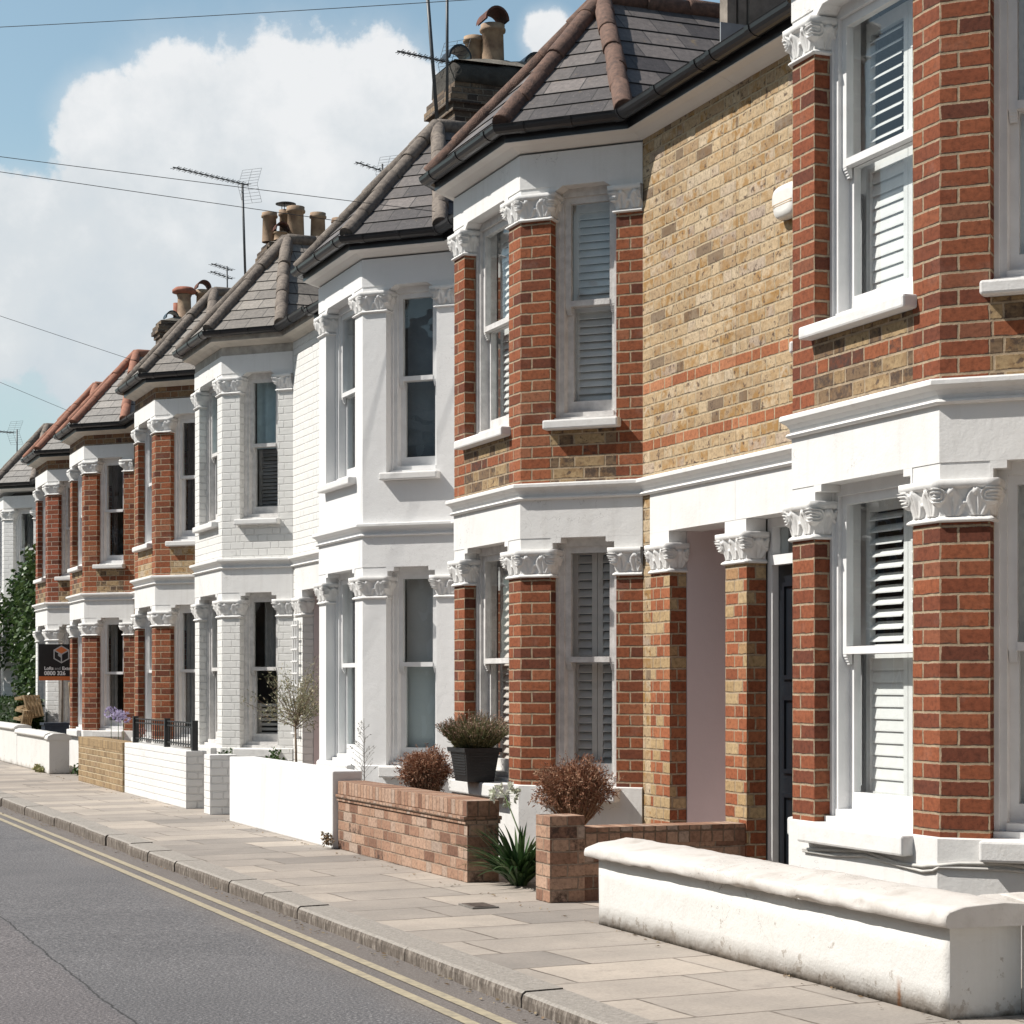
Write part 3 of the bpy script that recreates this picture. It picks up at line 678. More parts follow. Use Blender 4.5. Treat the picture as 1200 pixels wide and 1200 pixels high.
def window(root, F, u0, u1, z0, z1, style, sill_z, sill_p, fm='frame', sill_m='cap', sth=.07, detail=True, d0=-.105):
    """timber box-sash window standing in its opening; returns the frame part"""
    fm = M[fm]; fw = .055; dd = d0
    b = MB()
    b.fbox(F, u0, u0 + fw, dd - .13, dd, z0, z1); b.fbox(F, u1 - fw, u1, dd - .13, dd, z0, z1)
    b.fbox(F, u0 + fw, u1 - fw, dd - .13, dd, z1 - .055, z1); b.fbox(F, u0 + fw, u1 - fw, dd - .13, dd + .015, z0, z0 + .035)
    b.fbox(F, u0 - .012, u0 + .022, dd, dd + .016, z0, z1 - .01); b.fbox(F, u1 - .022, u1 + .012, dd, dd + .016, z0, z1 - .01)
    fr = b.build('window', fm, root)
    a, c = u0 + fw, u1 - fw; zb, zt = z0 + .035, z1 - .055; zm = (zb + zt) / 2 + .01
    st = .042
    b = MB(); e0, e1 = dd - .062, dd - .022
    b.fbox(F, a, a + st, e0, e1, zm - .018, zt); b.fbox(F, c - st, c, e0, e1, zm - .018, zt)
    b.fbox(F, a + st, c - st, e0, e1, zt - .045, zt); b.fbox(F, a + st, c - st, e0, e1 + .006, zm - .018, zm + .02)
    if detail:
        for x in (a, c - st):                        # sash horns
            for k in range(4): b.fbox(F, x + .003, x + st - .003, e0 + .004, e1 - .002 - k * .006, zm - .018 - (k + 1) * .013, zm - .018 - k * .013)
    b.build('sash', fm, fr)
    b = MB(); g0, g1 = dd - .105, dd - .066
    b.fbox(F, a, a + st, g0, g1, zb, zm + .018); b.fbox(F, c - st, c, g0, g1, zb, zm + .018)
    b.fbox(F, a + st, c - st, g0, g1, zb, zb + .085); b.fbox(F, a + st, c - st, g0, g1, zm - .02, zm + .018)
    b.build('sash', fm, fr)
    for (za, zc_, dp) in ((zm + .02, zt - .045, (e0 + e1) / 2), (zb + .085, zm - .02, (g0 + g1) / 2)):
        b = MB(); b.face([F.P(a + st, dp, za), F.P(a + st, dp, zc_), F.P(c - st, dp, zc_), F.P(c - st, dp, za)]); b.build('pane', M['glass'], fr)
    if sill_z is not None:
        b = MB(); b.fbox(F, u0 - .035, u1 + .035, -.1, sill_p, sill_z - sth, sill_z - .004)
        b.build('sill', M[sill_m], fr, bevel=.012)
        b = MB(); b.fbox(F, u0 + .004, u1 - .004, dd - .13, dd + .05, sill_z - .0, z0 - .001); b.build('sub_sill', fm, fr)
    x = dd - .155
    for s in style.split('+'):
        if s == 'shutter': louvres(F, a + .01, c - .01, zb + .02, zt - .01, x, 2 if c - a > .55 else 1, 'shutter', M['shut'], fr)
        elif s == 'shutter2': louvres(F, a + .005, c - .005, zb + .02, zt - .01, x, 1 if c - a < .55 else 2, 'shutter', M['shut'], fr, .05, 62, .052)
        elif s == 'taupe': louvres(F, a + .0, c - .0, zb + .0, zt, x, 2, 'shutter', M['venb'], fr, .058, 55, .056, rails=False)
        elif s == 'film':
            bb = MB(); bb.fbox(F, a, c, x - .006, x, zb, zm); bb.build('frosted_blind', M['film'], fr)
            bb = MB(); bb.fbox(F, a, c, x - .03, x - .02, zm - .05, zt); bb.build('blind', M['grb'], fr)
        elif s == 'curtain': curtain(F, a, a + (c - a) * .34, zb, zt, x - .03, M['curt'], fr); curtain(F, c - (c - a) * .3, c, zb, zt, x - .03, M['curt'], fr)
        elif s == 'dark': curtain(F, c - (c - a) * .25, c, zb, zt, x - .05, M['curtd'], fr)
        elif s == 'darkfull': curtain(F, a, c, zb, zt, x - .06, M['curtd'], fr, amp=.022, wl=.1)
        elif s == 'blue': curtain(F, a, c, zm - .02, zt, x - .02, M['curtb'], fr, amp=.01, wl=.13); louvres(F, a, c, zb, zm - .03, x - .05, 1, 'blind', M['curt'], fr, .04, 60, .03, False)
        elif s == 'lowblind': louvres(F, a, c, zb, zb + .42, x - .02, 1, 'blind', M['venb'], fr, .05, 55, .03, False); curtain(F, a, a + (c - a) * .8, zm, zt, x - .04, M['curt'], fr)
        elif s == 'navyblind':
            bb = MB(); bb.fbox(F, a, c, x - .05, x - .04, zb + .1, zt); bb.build('blind', M['navyb'], fr)
    return fr
M['grb'] = m_plain('grey_roller_blind', (.5, .5, .49), .8, .06, 3.)
M['navyb'] = m_plain('slate_blue_blind', (.15, .19, .22), .8, .15, 3.)

RSK = random.Random(3)
def rough_sweep(prof, p0, p1, n, jit, mat_name, vert=True):
    b = MB(); rings = []
    t = (Vector(p1) - Vector(p0)); nn = Vector((-t.y, t.x)).normalized()
    lo = [0.] * len(prof)
    for i in range(n + 1):
        q = Vector(p0) + t * (i / n)
        ring = []
        for k, (d, z) in enumerate(prof):
            lo[k] = lo[k] * .8 + RSK.gauss(0, jit)
            e = 0 if (z <= .001) else 1
            ring.append((q.x + nn.x * (d + lo[k] * e), q.y + nn.y * (d + lo[k] * e), z + lo[k] * e * .8))
        rings.append(ring)
    k = len(prof)
    for i in range(n):
        for j in range(k):
            b.face([rings[i][j], rings[i][(j + 1) % k], rings[i + 1][(j + 1) % k], rings[i + 1][j]], None, 0, True)
    b.face(rings[0][::-1]); b.face(rings[-1])
    return b
def roof_facet(b, eave0, eave1, top, H_=.19, mi=0):
    """slated facet: eave0-eave1 base line, then 'top' points; overlapping courses"""
    e0, e1 = Vector(eave0), Vector(eave1); tops = [Vector(x) for x in top]
    ux = (e1 - e0).normalized(); nrm = ux.cross(tops[0] - e0).normalized(); vy = nrm.cross(ux)
    if nrm.z < 0: nrm = -nrm
    if vy.z < 0: vy = -vy
    poly = [(0., 0.), ((e1 - e0).length, 0.)] + [((p - e0).dot(ux), (p - e0).dot(vy)) for p in tops]
    vmin = min(p[1] for p in poly); vmax = max(p[1] for p in poly)
    def clip(pl, lim, keep_above):
        o = []
        for i in range(len(pl)):
            p, q = pl[i], pl[(i + 1) % len(pl)]
            pin = (p[1] >= lim) == keep_above; qin = (q[1] >= lim) == keep_above
            if pin: o.append(p)
            if pin != qin:
                k = (lim - p[1]) / (q[1] - p[1]); o.append((p[0] + (q[0] - p[0]) * k, lim))
        return o
    k = 0; v = vmin
    while v < vmax - 1e-4:
        pl = clip(clip(poly, v, True), v + H_, False)
        if len(pl) >= 3:
            def to3(p): return e0 + ux * p[0] + vy * p[1] + nrm * (.008 * (1 - (p[1] - v) / H_))
            b.face([to3(p) for p in pl], [(p[0], p[1]) for p in pl], mi)
            bot = sorted([p for p in pl if abs(p[1] - v) < 1e-5])
            if len(bot) >= 2:
                p, q = bot[0], bot[-1]; A, B = to3(p), to3(q)
                b.face([A - nrm * .008, B - nrm * .008, B, A], [(p[0], p[1]), (q[0], q[1]), (q[0], q[1]), (p[0], p[1])], mi)
        v += H_

def hip_tiles(p0, p1, r, name, mat, parent, L=.32, lift=.02):
    p0, p1 = Vector(p0) + Vector((0, 0, lift)), Vector(p1) + Vector((0, 0, lift)); T = (p1 - p0).length; n = max(1, round(T / L))
    b = MB()
    for i in range(n):
        a = p0.lerp(p1, i / n); c = p0.lerp(p1, (i + 1.12) / n if i < n - 1 else 1)
        j = Vector((random.uniform(-.008, .008), random.uniform(-.008, .008), random.uniform(-.006, .009)))
        dv = (c - a)
        b.tube([a + j, a + dv * .05 + j, c + j], [r * 1.0, r * 1.03, r * .97], 14)
    return b.build(name, mat, parent)

def chimney(parent, x0, x1, y0, y1, z0, z1, pots, rendered=False):
    b = MB()
    zc0 = z1 - (.52 if rendered else .3)
    b.box(x0, x1, y0, y1, z0, zc0)
    for k, e in enumerate((.03, .07, .05, .0)):
        b.box(x0 - e, x1 + e, y0 - e, y1 + e, zc0 + k * .075, zc0 + (k + 1) * .075)
    ch = b.build('chimney', M['chim'], parent)
    if rendered:
        b = rough_sweep([(.02, zc0 + .301), (.015, zc0 + .36), (.0, z1 - .05), (-.03, z1), (-(y1 - y0) + .03, z1), (-(y1 - y0), z1 - .05), (-(y1 - y0) - .02, zc0 + .301)][::-1], (x1, y0), (x0, y0), 24, .006, '')
        b.build('rendered_top', M['cemd'], ch)
    b = MB(); zc = z1 + .12
    n = 14; m_ = 8; rk = random.Random(int(y0 * 10))
    g = [[(x0 + (x1 - x0) * i / n, y0 + (y1 - y0) * j / m_, z1 + (.13 + rk.uniform(-.015, .015)) * min(1, 3.2 * min(i, n - i) / n + .05, 3.2 * min(j, m_ - j) / m_ + .05)) for j in range(m_ + 1)] for i in range(n + 1)]
    for i in range(n):
        for j in range(m_): b.face([g[i][j], g[i + 1][j], g[i + 1][j + 1], g[i][j + 1]], None, 0, True)
    b.build('flaunching', M['cem'], ch)
    for (px, dy, r, h, kind) in pots:
        yy = (y0 + y1) / 2 + dy; b = MB(); c = (px, yy, z1 + .06)
        mt = M['potr'] if kind in ('r', 'rs') else M['pot']
        if kind in ('p', 'c', 'r', 'm'):
            b.lathe(c, [(r * 1.02, 0), (r * .98, h * .1), (r * .9, h * .82), (r * 1.08, h * .84), (r * 1.1, h * .9), (r * 1.0, h * .93), (r * 1.02, h), (r * .85, h), (r * .8, h * .5)])
        if kind == 'rs': b.lathe(c, [(r, 0), (r * .95, h), (r * .8, h), (r * .8, h * .3)])
        if kind == 'f':                              # flared cap
            b.lathe(c, [(r * 1.25, 0), (r * 1.2, h * .08), (r * .9, h * .12), (r * .82, h * .7), (r * .95, h * .78), (r * .82, h * .8)])
            b.lathe(c, [(r * .9, h * .8), (r * 1.5, h * .84), (r * 1.5, h * .92), (r * 1.1, h), (r * .7, h)], mi=1)
        if kind == 'h':                              # low half-round hood
            pass
        po = b.build('chimney_pot', [mt, M['potr']], ch) if b.f else None
        if kind in ('c', 'h'):                       # half-round cowl across the pot
            b2 = MB(); zt = c[2] + (h if kind == 'c' else 0.); rr = r * 1.05; seg = 12
            for i in range(seg):
                a0, a1 = math.pi * i / seg, math.pi * (i + 1) / seg
                for (ra, flip) in ((rr, False), (rr * .84, True)):
                    q = [(px + ra * math.cos(a0), yy - r * 1.2, zt + .02 + ra * 1.1 * math.sin(a0)), (px + ra * math.cos(a1), yy - r * 1.2, zt + .02 + ra * 1.1 * math.sin(a1)), (px + ra * math.cos(a1), yy + r * 1.2, zt + .02 + ra * 1.1 * math.sin(a1)), (px + ra * math.cos(a0), yy + r * 1.2, zt + .02 + ra * 1.1 * math.sin(a0))]
                    b2.face(q if not flip else q[::-1])
                q = [(px + ra * math.cos(aa), yy - r * 1.2, zt + .02 + ra * 1.1 * math.sin(aa)) for ra, aa in ((rr * .84, a0), (rr, a0), (rr, a1), (rr * .84, a1))]
                b2.face(q)
            b2.build('cowl', M['cowl'] if kind == 'c' else M['gut'], ch)
        if kind == 'm':
            b2 = MB(); zt = c[2] + h
            for a in (0, 2.1, 4.2): b2.tube([(px + r * .8 * math.cos(a), yy + r * .8 * math.sin(a), zt - .03), (px + r * .8 * math.cos(a), yy + r * .8 * math.sin(a), zt + .1)], .006, 6)
            b2.lathe((px, yy, zt + .1), [(0.001, .03), (r * 1.5, .0), (r * 1.5, -.012), (.001, -.012)])
            b2.build('cowl', M['metal'], ch)
    return ch

YN = [7.92, 13.10, 16.80, 22.05, 25.72, 31.09, 34.80, 40.45, 4.21]
PARTY = [6.65, 11.12, 15.62, 20.10, 24.55, 29.08, 33.6, 38.05, 42.8]
LOHI = [(PARTY[i], PARTY[i + 1]) for i in range(8)] + [(2.15, 6.65)]
CFG = [
 dict(label='nearest terraced house, red brick bay with white louvred shutters in its windows', pg='red', pu='red', wall='yel', sp='spand', fr='plas', pl='plas', band=None, slate='slate', hip='hip', stg='shutter', stu='shutter', fm='frame', ez=5.03, step=.0045),
 dict(label='red and yellow brick terraced house with brown hip tiles and planter on its sill', pg='red2', pu='red2', wall='yel', sp='spand', fr='plas', pl='plas', band=None, slate='slate', hip='hip', stg='taupe', stu='shutter2', fm='oldframe', ez=5.03, step=.006),
 dict(label='smooth bright white rendered terraced house next to the red brick one', pg='plas2', pu='plas2', wall='plas2', sp='plas2', fr='plas2', pl='plas2', band=None, slate='slate', hip='hip2', stg='film', stu='navyblind', fm='frame', ez=5.03, step=.008),
 dict(label='off-white painted brick terraced house with lichened roof and bare timber fascia', pg='gbrick', pu='gbrick', wall='gbrick', sp='gbrick', fr='plas', pl='gbrick', band='timber', slate='slate2', hip='hip2', stg='lowblind', stu='blue', fm='oldframe', ez=5.07, step=.011),
 dict(label='red brick terraced house behind the black railings, dark curtains upstairs', pg='red2', pu='red2', wall='yel', sp='yel', fr='plas', pl='plas', band='dark', slate='slate2', hip='hip2', stg='curtain', stu='darkfull', fm='frame', ez=5.13, step=.016),
 dict(label='red brick terraced house with orange hip tiles behind the buff brick wall', pg='red', pu='red2', wall='spand', sp='spand', fr='plas', pl='plas', band='dark', slate='slate3', hip='hip3', stg='curtain', stu='dark', fm='frame', ez=5.13, step=.018),
 dict(label='dark red brick terraced house with white ground floor, beside the climbing plant', pg='wbrick', pu='darkred', wall='spand', sp='spand', fr='plas', pl='plas', band='dark', slate='slate3', hip='hip3', stg='dark', stu='dark', fm='oldframe', ez=5.13, step=.02),
 dict(label='farthest terraced house, white painted brick half hidden by a climber', pg='wbrick', pu='wbrick', wall='wbrick', sp='wbrick', fr='plas', pl='wbrick', band=None, slate='slate3', hip='hip2', stg='dark', stu='lowblind', fm='frame', ez=5.1, step=.022),
 dict(label='terraced house just outside the picture on the right, next to the nearest one', pg='red', pu='red', wall='yel', sp='spand', fr='plas', pl='plas', band=None, slate='slate', hip='hip', stg='dark', stu='dark', fm='frame', ez=5.03, step=.03),  # unseen neighbour, added so its bay blocks ambient light
]

def build_house(i):
    c = CFG[i]; yn = YN[i]; yf = yn + WF; ylo, yhi = LOHI[i][0] + .0015, LOHI[i][1] - .0015; yc = (yn + yf) / 2
    root = empty('terraced_house', (XW, yc, 0), c['label'], 'house', 'terraced houses along the street')
    odd = i % 2 == 1 or i == 8
    pts = [(XW, ylo), (XW, yn - S_), (D, yn), (D, yf), (XW, yf + S_), (XW, yhi)]
    F = [Fr(pts[k], pts[k + 1]) for k in range(5)]
    Lc = F[1].len; pw = .225; ww = .19
    ez = c['ez']; zs = ez - .07; zfr = ZFR if not c['band'] else 4.86
    near = i <= 4
    # ---- plinth
    b = MB()
    b.sweep([(.018, 0.), (.018, ZPL - .006), (.002, ZPL), (-DEP, ZPL), (-DEP, 0.)][::-1], [pts[1], pts[2], pts[3], pts[4]])
    b.build('plinth', M[c['pl']], root)
    # ---- piers (ground floor and upper floor)
    def corner_poly(k):
        C = Vector(pts[k]); t0 = -F[k - 1].t.to_2d(); t1 = F[k].t.to_2d(); n0 = F[k - 1].n.to_2d(); n1 = F[k].n.to_2d()
        a = C + t1 * pw; a2 = a - n1 * DEP; e = C + t0 * pw; e2 = e - n0 * DEP
        mv = n0 + n1; mv = mv / mv.dot(n0); inn = C - mv * DEP
        return [C, a, a2, inn, e2, e], [(0, pw), (pw, pw + DEP), (1., 1.2), (1.2, 1.4), (-pw - DEP, -pw), (-pw, 0)], [e - n0 * .12, e, C, a, a - n1 * .12]
    for k in (2, 3):
        poly, us, cp = corner_poly(k)
        for (z0, z1, mt, nm) in ((ZPL, ZC0, c['pg'], 'g'), (ZSTR1, ZU0, c['pu'], 'u')):
            b = MB(); b.prism(poly, z0, z1, us); pr = b.build('pier', M[mt], root)
            zc0, zc1 = (ZC0, ZC1) if nm == 'g' else (ZU0, ZU1)
            if k == 2 or i < 7:
                b = MB(); capital(b, cp, zc0, zc1, c['step'], 1.0, i * 7 + k); b.build('capital', M['cap'], pr)
            b = MB(); b.prism(poly, zc0 + .0, zc1 - .002, us); b.build('capital_core', M['cap'], pr)
    for (Fc, ua, ub, side) in ((F[1], 0, ww, 0), (F[3], Lc - ww, Lc, 1)):
        for (z0, z1, mt, zc0, zc1) in ((ZPL, ZC0, c['pg'], ZC0, ZC1), (ZSTR1, ZU0, c['pu'], ZU0, ZU1)):
            b = MB(); b.fbox(Fc, ua, ub, -DEP, 0, z0, z1, .05); pr = b.build('pier', M[mt], root)
            b = MB()
            if side == 0: cp = [Fc.P(ua, 0, 0).to_2d(), Fc.P(ub, 0, 0).to_2d(), Fc.P(ub, -.12, 0).to_2d()]
            else: cp = [Fc.P(ua, -.12, 0).to_2d(), Fc.P(ua, 0, 0).to_2d(), Fc.P(ub, 0, 0).to_2d()]
            if side == 0: capital(b, cp, zc0, zc1, c['step'], 1.0, i)
            b.fbox(Fc, ua, ub, -DEP, 0, zc0 + .001, zc1 - .002); b.build('capital', M['cap'], pr)
    # ---- spandrels under upper windows
    ops = [(F[1], ww, Lc - pw), (F[2], pw, WF - pw), (F[3], pw, Lc - ww)]
    for Fc, ua, ub in ops:
        b = MB(); b.fbox(Fc, ua, ub, -DEP, 0, ZSTR1, ZSILL - .07, .4); b.build('spandrel', M[c['sp']], root)
    # ---- lintel bands (white friezes) with shouldered openings
    bay = pts[1:5]
    b = MB(); b.sweep([(.004, ZL0), (.004, ZSTR0 + .02), (-DEP, ZSTR0 + .02), (-DEP, ZL0)][::-1], bay)
    for Fc, ua, ub in ops:
        for (x0, x1, z0) in ((ua - .001, ua + .014, ZC1), (ub - .014, ub + .001, ZC1), (ua + .014, ua + .075, ZL0 - .035), (ub - .075, ub - .014, ZL0 - .035)):
            b.fbox(Fc, x0, x1, -.12, .004, z0, ZL0 - .0005)
    for k in (2, 3): b.prism(corner_poly(k)[0], ZC1 - .001, ZL0 - .0005)
    b.fbox(F[1], 0, ww - .001, -DEP, .004, ZC1, ZL0 - .0005); b.fbox(F[3], Lc - ww + .001, Lc, -DEP, .004, ZC1, ZL0 - .0005)
    b.build('lintel_band', M[c['fr']], root)
    b = MB(); b.sweep([(.006, ZUL), (.006, zfr), (-DEP, zfr), (-DEP, ZUL)][::-1], bay)
    for Fc, ua, ub in ops:
        for (x0, x1) in ((ua - .001, ua + .02), (ub - .02, ub + .001)): b.fbox(Fc, x0, x1, -.12, .006, ZU1, ZUL - .0005)
        if near:
            for e, sg in ((ua + .02, 1), (ub - .02, -1)):
                P = Fc.P
                pa = [(e, ZU1), (e + sg * .07, ZUL - .0005), (e, ZUL - .0005)]
                q0 = [P(u, .006, z) for u, z in pa]; q1 = [P(u, -.12, z) for u, z in pa]
                b.face(q0 if sg < 0 else q0[::-1]); b.face([q0[0], q0[1], q1[1], q1[0]])
    for k in (2, 3): b.prism(corner_poly(k)[0], ZU1 - .001, ZUL - .0005)
    b.fbox(F[1], 0, ww - .001, -DEP, .006, ZU1, ZUL - .0005); b.fbox(F[3], Lc - ww + .001, Lc, -DEP, .006, ZU1, ZUL - .0005)
    b.build('frieze', M[c['fr']], root)
    if c['band']:
        b = MB(); b.sweep([(.0, zfr + .001), (.0, zs - .03), (-DEP, zs - .03), (-DEP, zfr + .001)][::-1], bay)
        b.build('upper_band', M[c['band']], root)
    # ---- string course
    z0, z1 = ZSTR0, ZSTR1
    prof = [(.0, z0), (.026, z0 + .002), (.034, z0 + .011), (.026, z0 + .022), (.012, z0 + .026), (.014, z0 + .045), (.03, z0 + .066), (.055, z0 + .08), (.064, z0 + .086), (.064, z1 - .008), (.058, z1), (-.12, z1 + .006), (-.12, z0)]
    b = MB(); b.sweep(prof[::-1], pts); b.build('string_course', M[c['fr'] if c['fr'] != 'plas' else 'cap'], root)
    # ---- plain walls beside the bay
    wm = M[c['wall']]
    for k in (0, 4):
        Fw = F[k]; L = Fw.len; door = (k == 0) == odd
        b = MB(); b.fbox(Fw, 0, L, -DEP, 0, ZSTR1, zs - .02, k * .17)
        if not door: b.fbox(Fw, 0, L, -DEP, 0, 0.0, ZSTR0 + .05)
        b.build('wall', wm, root)
        if not door: continue
        # u measured from party line -> use helper to mirror
        def U(a, e): return (a, e) if k == 0 else (L - e, L - a)
        o0, o1 = .14, .93 if L > 1.25 else L - .27
        p1 = min(o1 + .29, L)
        gm = 'porch' if c['pg'] in ('red', 'red2') else c['pg']
        b = MB(); u = U(o1, p1); b.fbox(Fw, u[0], u[1], -.12, 0, 0, ZC0, .03); pil = b.build('door_pier', M[gm], root)
        b = MB(); q0, q1 = u
        cp = [Fw.P(q0, -.12, 0).to_2d(), Fw.P(q0, 0, 0).to_2d(), Fw.P(q1, 0, 0).to_2d()] if k == 0 else [Fw.P(q0, 0, 0).to_2d(), Fw.P(q1, 0, 0).to_2d(), Fw.P(q1, -.12, 0).to_2d()]
        capital(b, cp, ZC0, ZC1, c['step'], 1.0, i + 50); b.fbox(Fw, u[0], u[1], -.12, 0, ZC0 + .001, ZC1); b.build('capital', M['cap'], pil)
        if L - p1 > .03:
            b = MB(); u2 = U(p1 + .001, L); b.fbox(Fw, u2[0], u2[1], -DEP, -.002, 0, ZSTR0 + .03, .2); b.build('wall_strip', wm, root)
        b = MB(); u2 = U(-.0, p1); b.fbox(Fw, u2[0], u2[1], -DEP, .006, ZL0, ZSTR0 + .02)
        u2 = U(o1, p1); b.fbox(Fw, u2[0], u2[1], -.12, .006, ZC1 + .001, ZL0 - .0005)
        b.build('door_lintel', M[c['fr']], root)
        if k == 0:                                   # shared porch column stands on the party line
            b = MB(); b.fbox(Fw, -.14, .14, -.13, 0, 0, ZC0, .085); colm = b.build('porch_column', M[gm], root)
            b = MB(); capital(b, [Fw.P(-.14, -.13, 0).to_2d(), Fw.P(-.14, 0, 0).to_2d(), Fw.P(.14, 0, 0).to_2d(), Fw.P(.14, -.13, 0).to_2d()], ZC0, ZC1, c['step'], 1.0, 77)
            b.fbox(Fw, -.14, .14, -.13, 0, ZC0 + .001, ZC1); b.fbox(Fw, -.14, .14, -.13, .004, ZC1 + .001, ZL0 - .001); b.build('capital', M['cap'], colm)
            b = MB()                                 # open porch
            b.fbox(Fw, o1 - .012, o1 + .12, -1.25, -.121, 0, ZL0 + .08); b.fbox(Fw, -.05, o0 + .0, -1.25, -.135, 0, ZL0 + .08)
            b.fbox(Fw, o0, o1 - .012, -1.25, -DEP - .001, ZL0 + .01, ZL0 + .08); b.fbox(Fw, o0, o1, -1.3, .0, 0.005, .04)
            b.build('porch_lining', M['mauve'], root)
            dd = -1.2
        else: dd = -.17
        u2 = U(o0, o1 - (.012 if k == 0 else 0)); a, e = u2
        b = MB(); b.fbox(Fw, a, a + .06, dd - .08, dd + .03, .02, ZL0 - .001); b.fbox(Fw, e - .06, e, dd - .08, dd + .03, .02, ZL0 - .001)
        b.fbox(Fw, a + .06, e - .06, dd - .08, dd + .045, 1.985, 2.045); b.fbox(Fw, a + .06, e - .06, dd - .08, dd + .03, 2.215, ZL0 - .001)
        df = b.build('door', M['frame'], root)
        b = MB(); b.fbox(Fw, a + .06, e - .06, dd - .045, dd - .012, .04, 1.985)
        for (ha, hb, za, zb) in ((.1, .46, .16, .62), (.54, .9, .16, .62), (.1, .46, .74, 1.2), (.54, .9, .74, 1.2), (.1, .46, 1.3, 1.88), (.54, .9, 1.3, 1.88)):
            w_ = e - a - .12; x0, x1 = a + .06 + ha * w_, a + .06 + hb * w_
            b.fbox(Fw, x0, x1, dd - .013, dd + .002, za, za + .025); b.fbox(Fw, x0, x1, dd - .013, dd + .002, zb - .025, zb)
            b.fbox(Fw, x0, x0 + .025, dd - .013, dd + .002, za + .025, zb - .025); b.fbox(Fw, x1 - .025, x1, dd - .013, dd + .002, za + .025, zb - .025)
        b.build('door_leaf', M['navy'], df)
        b = MB(); b.fbox(Fw, a + .06, e - .06, dd - .03, dd - .024, 2.045, 2.215); b.build('pane', M['glass'], df)
        b = MB(); zk = 1.0; kx = (a + .13) if k == 4 else (e - .13)
        b.tube([Fw.P(kx, dd - .012, zk), Fw.P(kx, dd + .03, zk), Fw.P(kx, dd + .05, zk), Fw.P(kx, dd + .06, zk)], [.012, .012, .028, .01], 12); b.build('knob', M['brass'], df)
    # ---- windows
    for wi, (Fc, ua, ub) in enumerate(ops):
        sg, su = c['stg'], c['stu']
        det = i < 4
        if wi == 2: sg = su = 'none'
        window(root, Fc, ua, ub, ZPL + .03, ZL0, sg, ZPL + .0, .085 if i != 1 else .12, c['fm'], 'cap', .1, det)
        window(root, Fc, ua, ub, ZSILL + .025, ZUL, su, ZSILL, .075, c['fm'], 'cap', .068, det)
    # ---- soffit, fascia and gutter along the eaves
    b = MB()
    sp = [(.006, zs - .045), (.03, zs - .035), (.075, zs - .012), (.135, zs), (.135, zs + .012), (-DEP, zs + .012), (-DEP, zs - .045)]
    b.sweep(sp[::-1], pts); b.build('soffit', M['soff'] if not c['band'] else M['fascia'], root)
    b = MB(); b.sweep([(.118, zs + .013), (.136, zs + .004), (.136, zs + .1), (.118, zs + .1)][::-1], pts); b.build('fascia', M['gut'] if i != 3 else M['timber'], root)
    g = []; r = .058; gd, gz = .188, ez + .03
    for k in range(9):
        a = math.pi + math.pi * k / 8; g.append((gd + r * math.cos(a), gz + r * math.sin(a) * .95))
    g += [(gd + r + .004, gz + .006), (gd + r - .006, gz + .006)] + [(gd + (r - .005) * math.cos(-math.pi * k / 8), gz + (r - .005) * math.sin(-math.pi * k / 8) * .95) for k in range(9)]
    b = MB(); b.sweep(g, pts, smooth=False)
    rr = r + .007; jg = [(gd + rr * math.cos(math.pi + math.pi * k / 8), gz + .004 + rr * math.sin(math.pi + math.pi * k / 8) * .97) for k in range(9)]
    def joint(F_, u, w=.05):
        b.sweep(jg, [F_.P(u - w / 2, 0, 0).to_2d(), F_.P(u + w / 2, 0, 0).to_2d()])
    for k in range(5):
        L = F[k].len
        for u in ((.1, L - .1, L * .5) if L > .7 else (.1, L - .1)): joint(F[k], u)
    for k in range(1, 4): pass
    b.build('gutter', M['gut'], root)
    # ---- roof
    def off(d):
        res = []
        for k in range(6):
            n0 = F[max(0, k - 1)].n.to_2d(); n1 = F[min(4, k)].n.to_2d(); mv = n0 + n1; mv = mv / mv.dot(n1)
            res.append(Vector(pts[k]) + mv * d)
        return res
    E = [Vector((p.x, p.y, ez + .035)) for p in off(.2)]
    pitch = .56; A_ = 6.05; ZA = ez + 1.26
    P_ = Vector((A_, yc, ZA)); Q = Vector((E[1].x + (ZA - E[1].z) / pitch, yc, ZA))
    RX = 9.3; RZ = E[0].z + (RX - E[0].x) * pitch
    b = MB()
    roof_facet(b, E[1], E[2], [P_]); roof_facet(b, E[2], E[3], [P_]); roof_facet(b, E[3], E[4], [P_])
    for a, o_ in ((E[1], 1), (E[4], -1)):
        # side slopes run from the ridge down to the valley
        e0 = Vector((Q.x, a.y, a.z)) if o_ == 1 else a.copy(); e1 = a.copy() if o_ == 1 else Vector((Q.x, a.y, a.z))
        nrm_e0, nrm_e1 = (a, Vector((a.x + 1e-3, a.y, a.z)))
        lines = [a, P_, Q]
        # clip courses by height above the eave
        n = 8
        for s in range(n):
            f0, f1 = s / n, (s + 1) / n
            p0, p1 = a.lerp(P_, f0), a.lerp(P_, f1); q0, q1 = a.lerp(Q, f0), a.lerp(Q, f1)
            nr = (P_ - a).cross(Q - a).normalized(); nr = nr if nr.z > 0 else -nr
            lo = nr * .007
            dist = (P_ - a).length / n
            b.face([p0 + lo, q0 + lo, q1, p1], [(p0.x, s * .19), (q0.x, s * .19), (q1.x, s * .19 + .189), (p1.x, s * .19 + .189)])
            if s: b.face([p0, q0, q0 + lo, p0 + lo], [(p0.x, s * .19)] * 4)
    e0 = Vector((E[0].x, ylo, E[0].z)); e1 = Vector((E[0].x, yhi, E[0].z))
    roof_facet(b, e0, e1, [Vector((RX, yhi, RZ)), Vector((RX, ylo, RZ))])
    roof_facet(b, Vector((RX * 2 - E[0].x, yhi, E[0].z)), Vector((RX * 2 - E[0].x, ylo, E[0].z)), [Vector((RX, ylo, RZ)), Vector((RX, yhi, RZ))])
    rf = b.build('roof', M[c['slate']], root)
